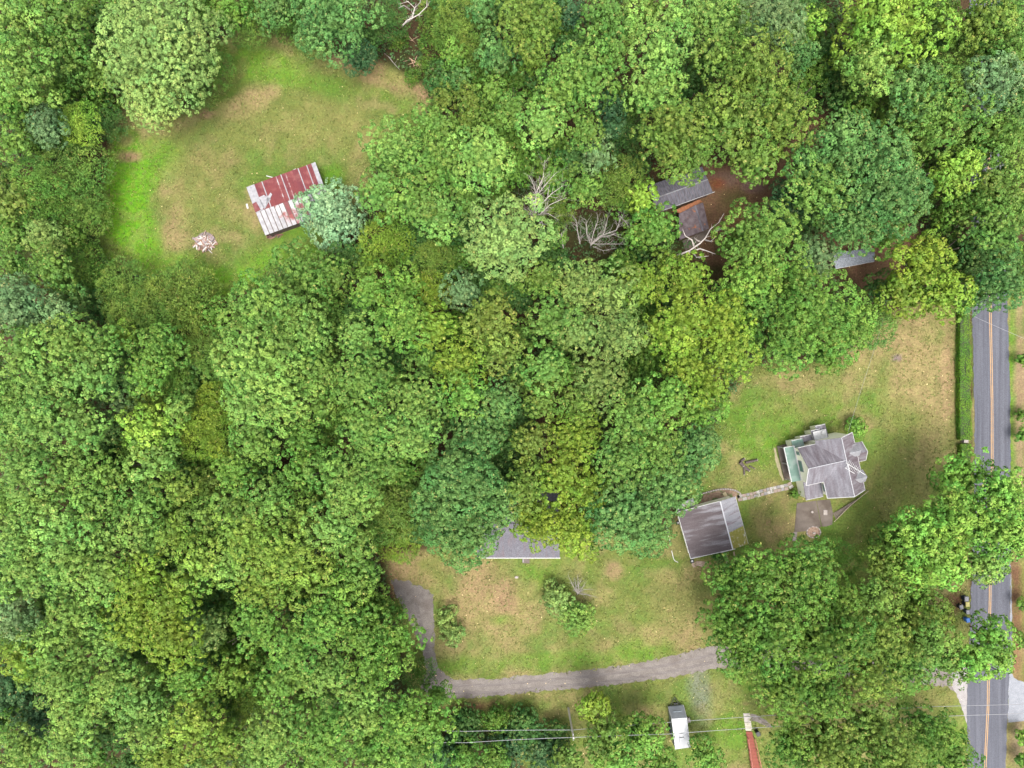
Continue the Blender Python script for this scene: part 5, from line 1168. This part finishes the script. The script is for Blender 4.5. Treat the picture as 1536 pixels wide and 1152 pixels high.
for y0, y1, mt in ((308, 340, PSL), (344, 412, PSL), (416, 462, PSL2), (466, 508, PSL2)):
    xa = lambda y: 1035 + (y - 308) * .15; MB().slab([tc_(xa(y0), y0, .05), tc_(xa(y0) + 76, y0, .05), tc_(xa(y1) + 76, y1, .05), tc_(xa(y1), y1, .05)], .05).build('slab', mt, spath)
sheet('gravel_walk', [(980 + x / 7.68, 1030 + y / 7.68) for x, y in ((1118, 312), (1180, 325), (1300, 390), (1385, 460), (1330, 472), (1200, 410), (1120, 395))], .007, GRAVEL, jitter=.08, step=.4, seed=41)
BIN = material('black_bin_plastic', (.015, .017, .02), (.03, .03, .035), rough=.5)
def wheelie(px, py, label, body, lid, rz=0.0, s=1.0):
    c = W(px, py, 0); t = empty('rubbish_bin', c); tag(t, label, 'bin', 'rubbish bins put out at the road')
    m = MB(); cs, sn = math.cos(rz), math.sin(rz)
    P = lambda x, y, z: (c.x + (x * cs - y * sn) * s, c.y + (x * sn + y * cs) * s, z * s)
    m.prism([P(-.24, -.28, .06), P(.24, -.28, .06), P(.24, .28, .06), P(-.24, .28, .06)], [P(-.31, -.38, 1.0), P(.31, -.38, 1.0), P(.31, .38, 1.0), P(-.31, .38, 1.0)]).build('body', body, t)
    MB().prism([P(-.34, -.41, 1.0), P(.34, -.41, 1.0), P(.34, .41, 1.0), P(-.34, .41, 1.0)], [P(-.28, -.36, 1.09), P(.28, -.36, 1.09), P(.28, .36, 1.09), P(-.28, .36, 1.09)]).build('lid', lid, t)
    MB().tube([P(.40, -.28, .95), P(.40, .28, .95)], .03 * s, 5).build('handle', BIN, t)
    for y in (-.3, .3): MB().tube([P(.26, y - .04, .12), P(.26, y + .04, .12)], .12 * s, 10).build('wheel', RUBBER, t)
NAVY = material('navy_bin', (.025, .045, .085), (.03, .055, .1), rough=.5); GREYLID = material('grey_bin_lid', (.20, .20, .212), (.16, .16, .172), rough=.5); YLID = material('yellow_bin_lid', (.40, .36, .10), (.34, .30, .09), rough=.5); BLUE = material('blue_bin', (.03, .13, .42), (.04, .17, .5), rough=.5)
wheelie(1443.6, 895.5, 'wheeled bin with pale grey lid, topmost by the road', NAVY, GREYLID)
wheelie(1445, 903.5, 'wheeled bin with yellow lid beside the road', NAVY, YLID)
wheelie(1436.5, 908, 'dark bin with grey lid set back from the yellow-lidded one', BIN, GREYLID, .3, .9)
wheelie(1446.5, 915.5, 'dark bin with a worn grey top above the blue one', NAVY, GREYLID, .1, .85)
wheelie(1446.5, 927.5, 'bright blue bin lowest in the row by the road', BLUE, BLUE, .2, .9)
wheelie(1134, 1096.5, 'small black bin standing beside the red ramp', BIN, BIN, .5, .95)

# --- clipped hedge along the road
def hedge(name, label, pts_l, pts_r, h, col, seed):
    rng = np.random.RandomState(seed); a = [W(*p) for p in pts_l]; b = [W(*p) for p in pts_r]
    root = empty(name, (a[0] + b[0]) / 2); tag(root, label, 'hedge')
    pos, nrm = [], []
    for i in range(len(a) - 1):
        L = (a[i + 1] - a[i]).length; wd = (b[i] - a[i]).length
        n = int(L * wd * 150); f, g = rng.rand(n, 1), rng.rand(n, 1)
        A0, A1, B0, B1 = (np.array(v) for v in (a[i], a[i + 1], b[i], b[i + 1]))
        p = (A0 * (1 - f) + A1 * f) * (1 - g) + (B0 * (1 - f) + B1 * f) * g; p[:, 2] = h + rng.normal(0, .05, n); pos.append(p); nrm.append(np.tile([0, 0, 1.], (n, 1)))
        for q0, q1, nn in ((A0, A1, -1.), (B0, B1, 1.)):
            n = int(L * h * 130); f = rng.rand(n, 1); p = q0 * (1 - f) + q1 * f + rng.normal(0, .05, (n, 3)); p[:, 2] = rng.uniform(.05, h, n); pos.append(p); nrm.append(np.tile([nn, 0, .2], (n, 1)))
    pos, nrm = np.concatenate(pos), np.concatenate(nrm); n = len(pos)
    bulge = vnoise(pos[:, 0] * 1.0, pos[:, 1], 1.6, 21, 3) - .5
    pos[:, 0] += bulge * .5 * np.sign(pos[:, 0] - (a[0].x + b[0].x) / 2); pos[:, 2] *= 1 + bulge * .35
    nrm = unit(nrm + rng.normal(0, .45, (n, 3))); d = unit(np.cross(nrm, rng.normal(0, 1, (n, 3)))); ln = rng.uniform(.09, .2, n)
    me = leaf_mesh('foliage', pos, d, nrm, ln, ln * .6, np.clip(rng.normal(.5, .2, n), 0, 1), rng.rand(n) * .93)
    o = link_mesh('foliage', me, LEAF, root); o.color = (*col, 1)
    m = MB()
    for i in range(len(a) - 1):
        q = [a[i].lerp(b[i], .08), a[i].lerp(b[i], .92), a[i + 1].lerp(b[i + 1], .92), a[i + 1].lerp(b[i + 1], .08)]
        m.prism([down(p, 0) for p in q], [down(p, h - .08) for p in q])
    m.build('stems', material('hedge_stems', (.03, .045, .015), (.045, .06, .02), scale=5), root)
hedge('clipped_hedge', 'long dark green clipped hedge between dry lawn and road', [(1433, 440), (1433, 520), (1433, 600), (1433.5, 659)], [(1448.5, 440), (1449.5, 520), (1450, 600), (1450, 659)], 1.1, (.070, .155, .012), 5)
hedge('clipped_hedge', 'short hedge piece beyond the gap at the lower end of the long one', [(1435, 665), (1435.5, 690), (1436, 710)], [(1450, 665), (1450, 690), (1450, 710)], 1.1, (.066, .140, .012), 6)
MB().box(W(1447, 661.5, .4), (.7, .5, .8)).build('gate_post', PAVER); tag(bpy.data.objects['gate_post'], 'pale block in the gap of the hedge', 'post')

# --- utility pole and wires
pb, ptop = W(852.5, 1062, 0), None
up = empty('utility_pole', pb); tag(up, 'grey wooden utility pole among leafy trees by the lower lawn', 'pole')
ph = 9.4; MB().tube([pb, pb + Vector((0, 0, ph))], [.16, .11], 9).build('post', material('pole_wood', (.80, .74, .68), (.66, .60, .54), scale=4), up)
MB().box(pb + Vector((0, 0, ph - .5)), (.12, 1.0, .12)).build('crossarm', GREYWOOD, up)
for y in (-.4, .4): MB().cyl(pb + Vector((0, y, ph - .42)), .06, .18, 8).build('insulator', WHITE, up)
WIRE = material('pale_wire', (.34, .34, .35), (.28, .28, .29), rough=.6)
def wire(label, pts, sag=.0, r=.035):
    m = MB(); P = []
    for i in range(len(pts) - 1):
        a, b = pts[i], pts[i + 1]; n = 10
        for j in range(n + (i == len(pts) - 2)):
            t = j / n; p = a.lerp(b, t); p.z -= sag * 4 * t * (1 - t); P.append(p)
    o = m.tube(P, r, 5).build('wire', WIRE); tag(o, label, 'wire', 'overhead wires')
zt, zl = ph - .25, 7.0
wire('upper of two wires running left from the utility pole', [W(520, 1096, zl), W(700, 1097, zl), down(pb, zl)], .15)
wire('lower of two wires running left from the utility pole', [W(520, 1116, zt), W(700, 1114, zt), down(pb, zt)], .15)
wire('upper wire from the pole over the camper to the road', [down(pb, zl), W(1003, 1083.5, zl), W(1160, 1073, zl), W(1400, 1060, zl), W(1640, 1054, zl)], .05)
wire('lower wire from the pole over the red ramp to the road', [down(pb, zt), W(1003, 1101, zt), W(1160, 1090, zt), W(1400, 1075, zt), W(1640, 1067, zt)], .05)
wire('thin wire crossing the road below the overhanging crowns', [W(1440, 462, 7), W(1468, 478, 7), W(1530, 505, 7), W(1600, 534, 7)], .05, .02)
wire('thin service wire from the farmhouse over the lawn', [hc(640, 200, 6), W(1290, 590, 6.3), W(1308, 535, 6.6), W(1325, 480, 7)], .02, .015)

# --- fallen leaves, grass tufts: uncountable
def scatter_specks():
    rng = np.random.RandomState(3); n = 2000
    px, py = rng.uniform(150, 1536, n), rng.uniform(40, 1152, n)
    keep = in_poly(px, py, FIELD) & (rng.rand(n) < .5) | in_poly(px, py, YARD) | in_poly(px, py, CABIN_YARD) | in_poly(px, py, SHED_YARD)
    px, py = px[keep], py[keep]; n = len(px)
    pos = np.stack([(px - 768) / S, (576 - py) / S, rng.uniform(.03, .06, n)], 1)
    nrm = unit(rng.normal(0, .25, (n, 3)) + np.array([0, 0, 1])); d = unit(np.cross(nrm, rng.normal(0, 1, (n, 3)))); ln = rng.uniform(.09, .22, n)
    me = leaf_mesh('fallen_leaves', pos, d, nrm, ln, ln * .7, rng.rand(n), rng.rand(n))
    o = link_mesh('fallen_leaves', me, leaf_material('fallen_leaf', False, (.50, .38, .20), .1, (.42, .13, .05))); tag(o, 'scattered pale fallen leaves on the lawns', 'leaves', kind='stuff')
scatter_specks()
def grass_tufts():
    rng = np.random.RandomState(6); n = 110000
    px, py = rng.uniform(140, 1536, n), rng.uniform(40, 1152, n)
    keep = np.zeros(n, bool)
    for poly, edge in ((FIELD, 26), (YARD, 18)):
        ins_ = in_poly(px, py, poly); d = poly_dist(px, py, poly); keep |= ins_ & ((d < edge) | (rng.rand(n) < .45))
    drive = (in_poly(px, py, DRIVE) & (poly_dist(px, py, DRIVE) > 2.5)) | ((px > 1160) & (px < 1310) & (py > 645) & (py < 800)) | ((px > 1005) & (px < 1125) & (py > 735) & (py < 845))
    drive |= (np.hypot(px - 430, py - 300) < 70) | (px > 1455) | ((px > 700) & (px < 860) & (py < 845) & (py > 760)) | ((px > 1425) & (py > 990) & (py < 1090))
    keep &= ~drive; px, py = px[keep], py[keep]; n = len(px)
    nb = 3
    base = np.stack([(px - 768) / S, (576 - py) / S, np.full(n, .05)], 1)
    pos = base[:, None] + rng.normal(0, .12, (n, nb, 3)) * np.array([1, 1, .1]); pos[..., 2] += .04
    d = unit(rng.normal(0, 1, (n, nb, 3)) * np.array([1, 1, .35]) + np.array([0, 0, .35])); nrm = unit(np.cross(d, rng.normal(0, 1, (n, nb, 3))) + np.array([0, 0, .9]))
    nrm = unit(nrm - d * (d * nrm).sum(2, keepdims=True)); ln = rng.uniform(.16, .40, n * nb)
    tv = np.clip(.5 + rng.normal(0, .28, (n, 1)) + np.zeros((n, nb)), 0, 1)
    me = leaf_mesh('grass', pos.reshape(-1, 3), d.reshape(-1, 3), nrm.reshape(-1, 3), ln, ln * .28, tv.ravel(), (rng.rand(n, 1) * np.ones((n, nb))).ravel())
    o = link_mesh('grass', me, leaf_material('grass_blade', False, (.165, .190, .058), .3, (.30, .25, .11))); tag(o, 'tufts of grass over the lawns and field', 'grass', kind='stuff')
grass_tufts()
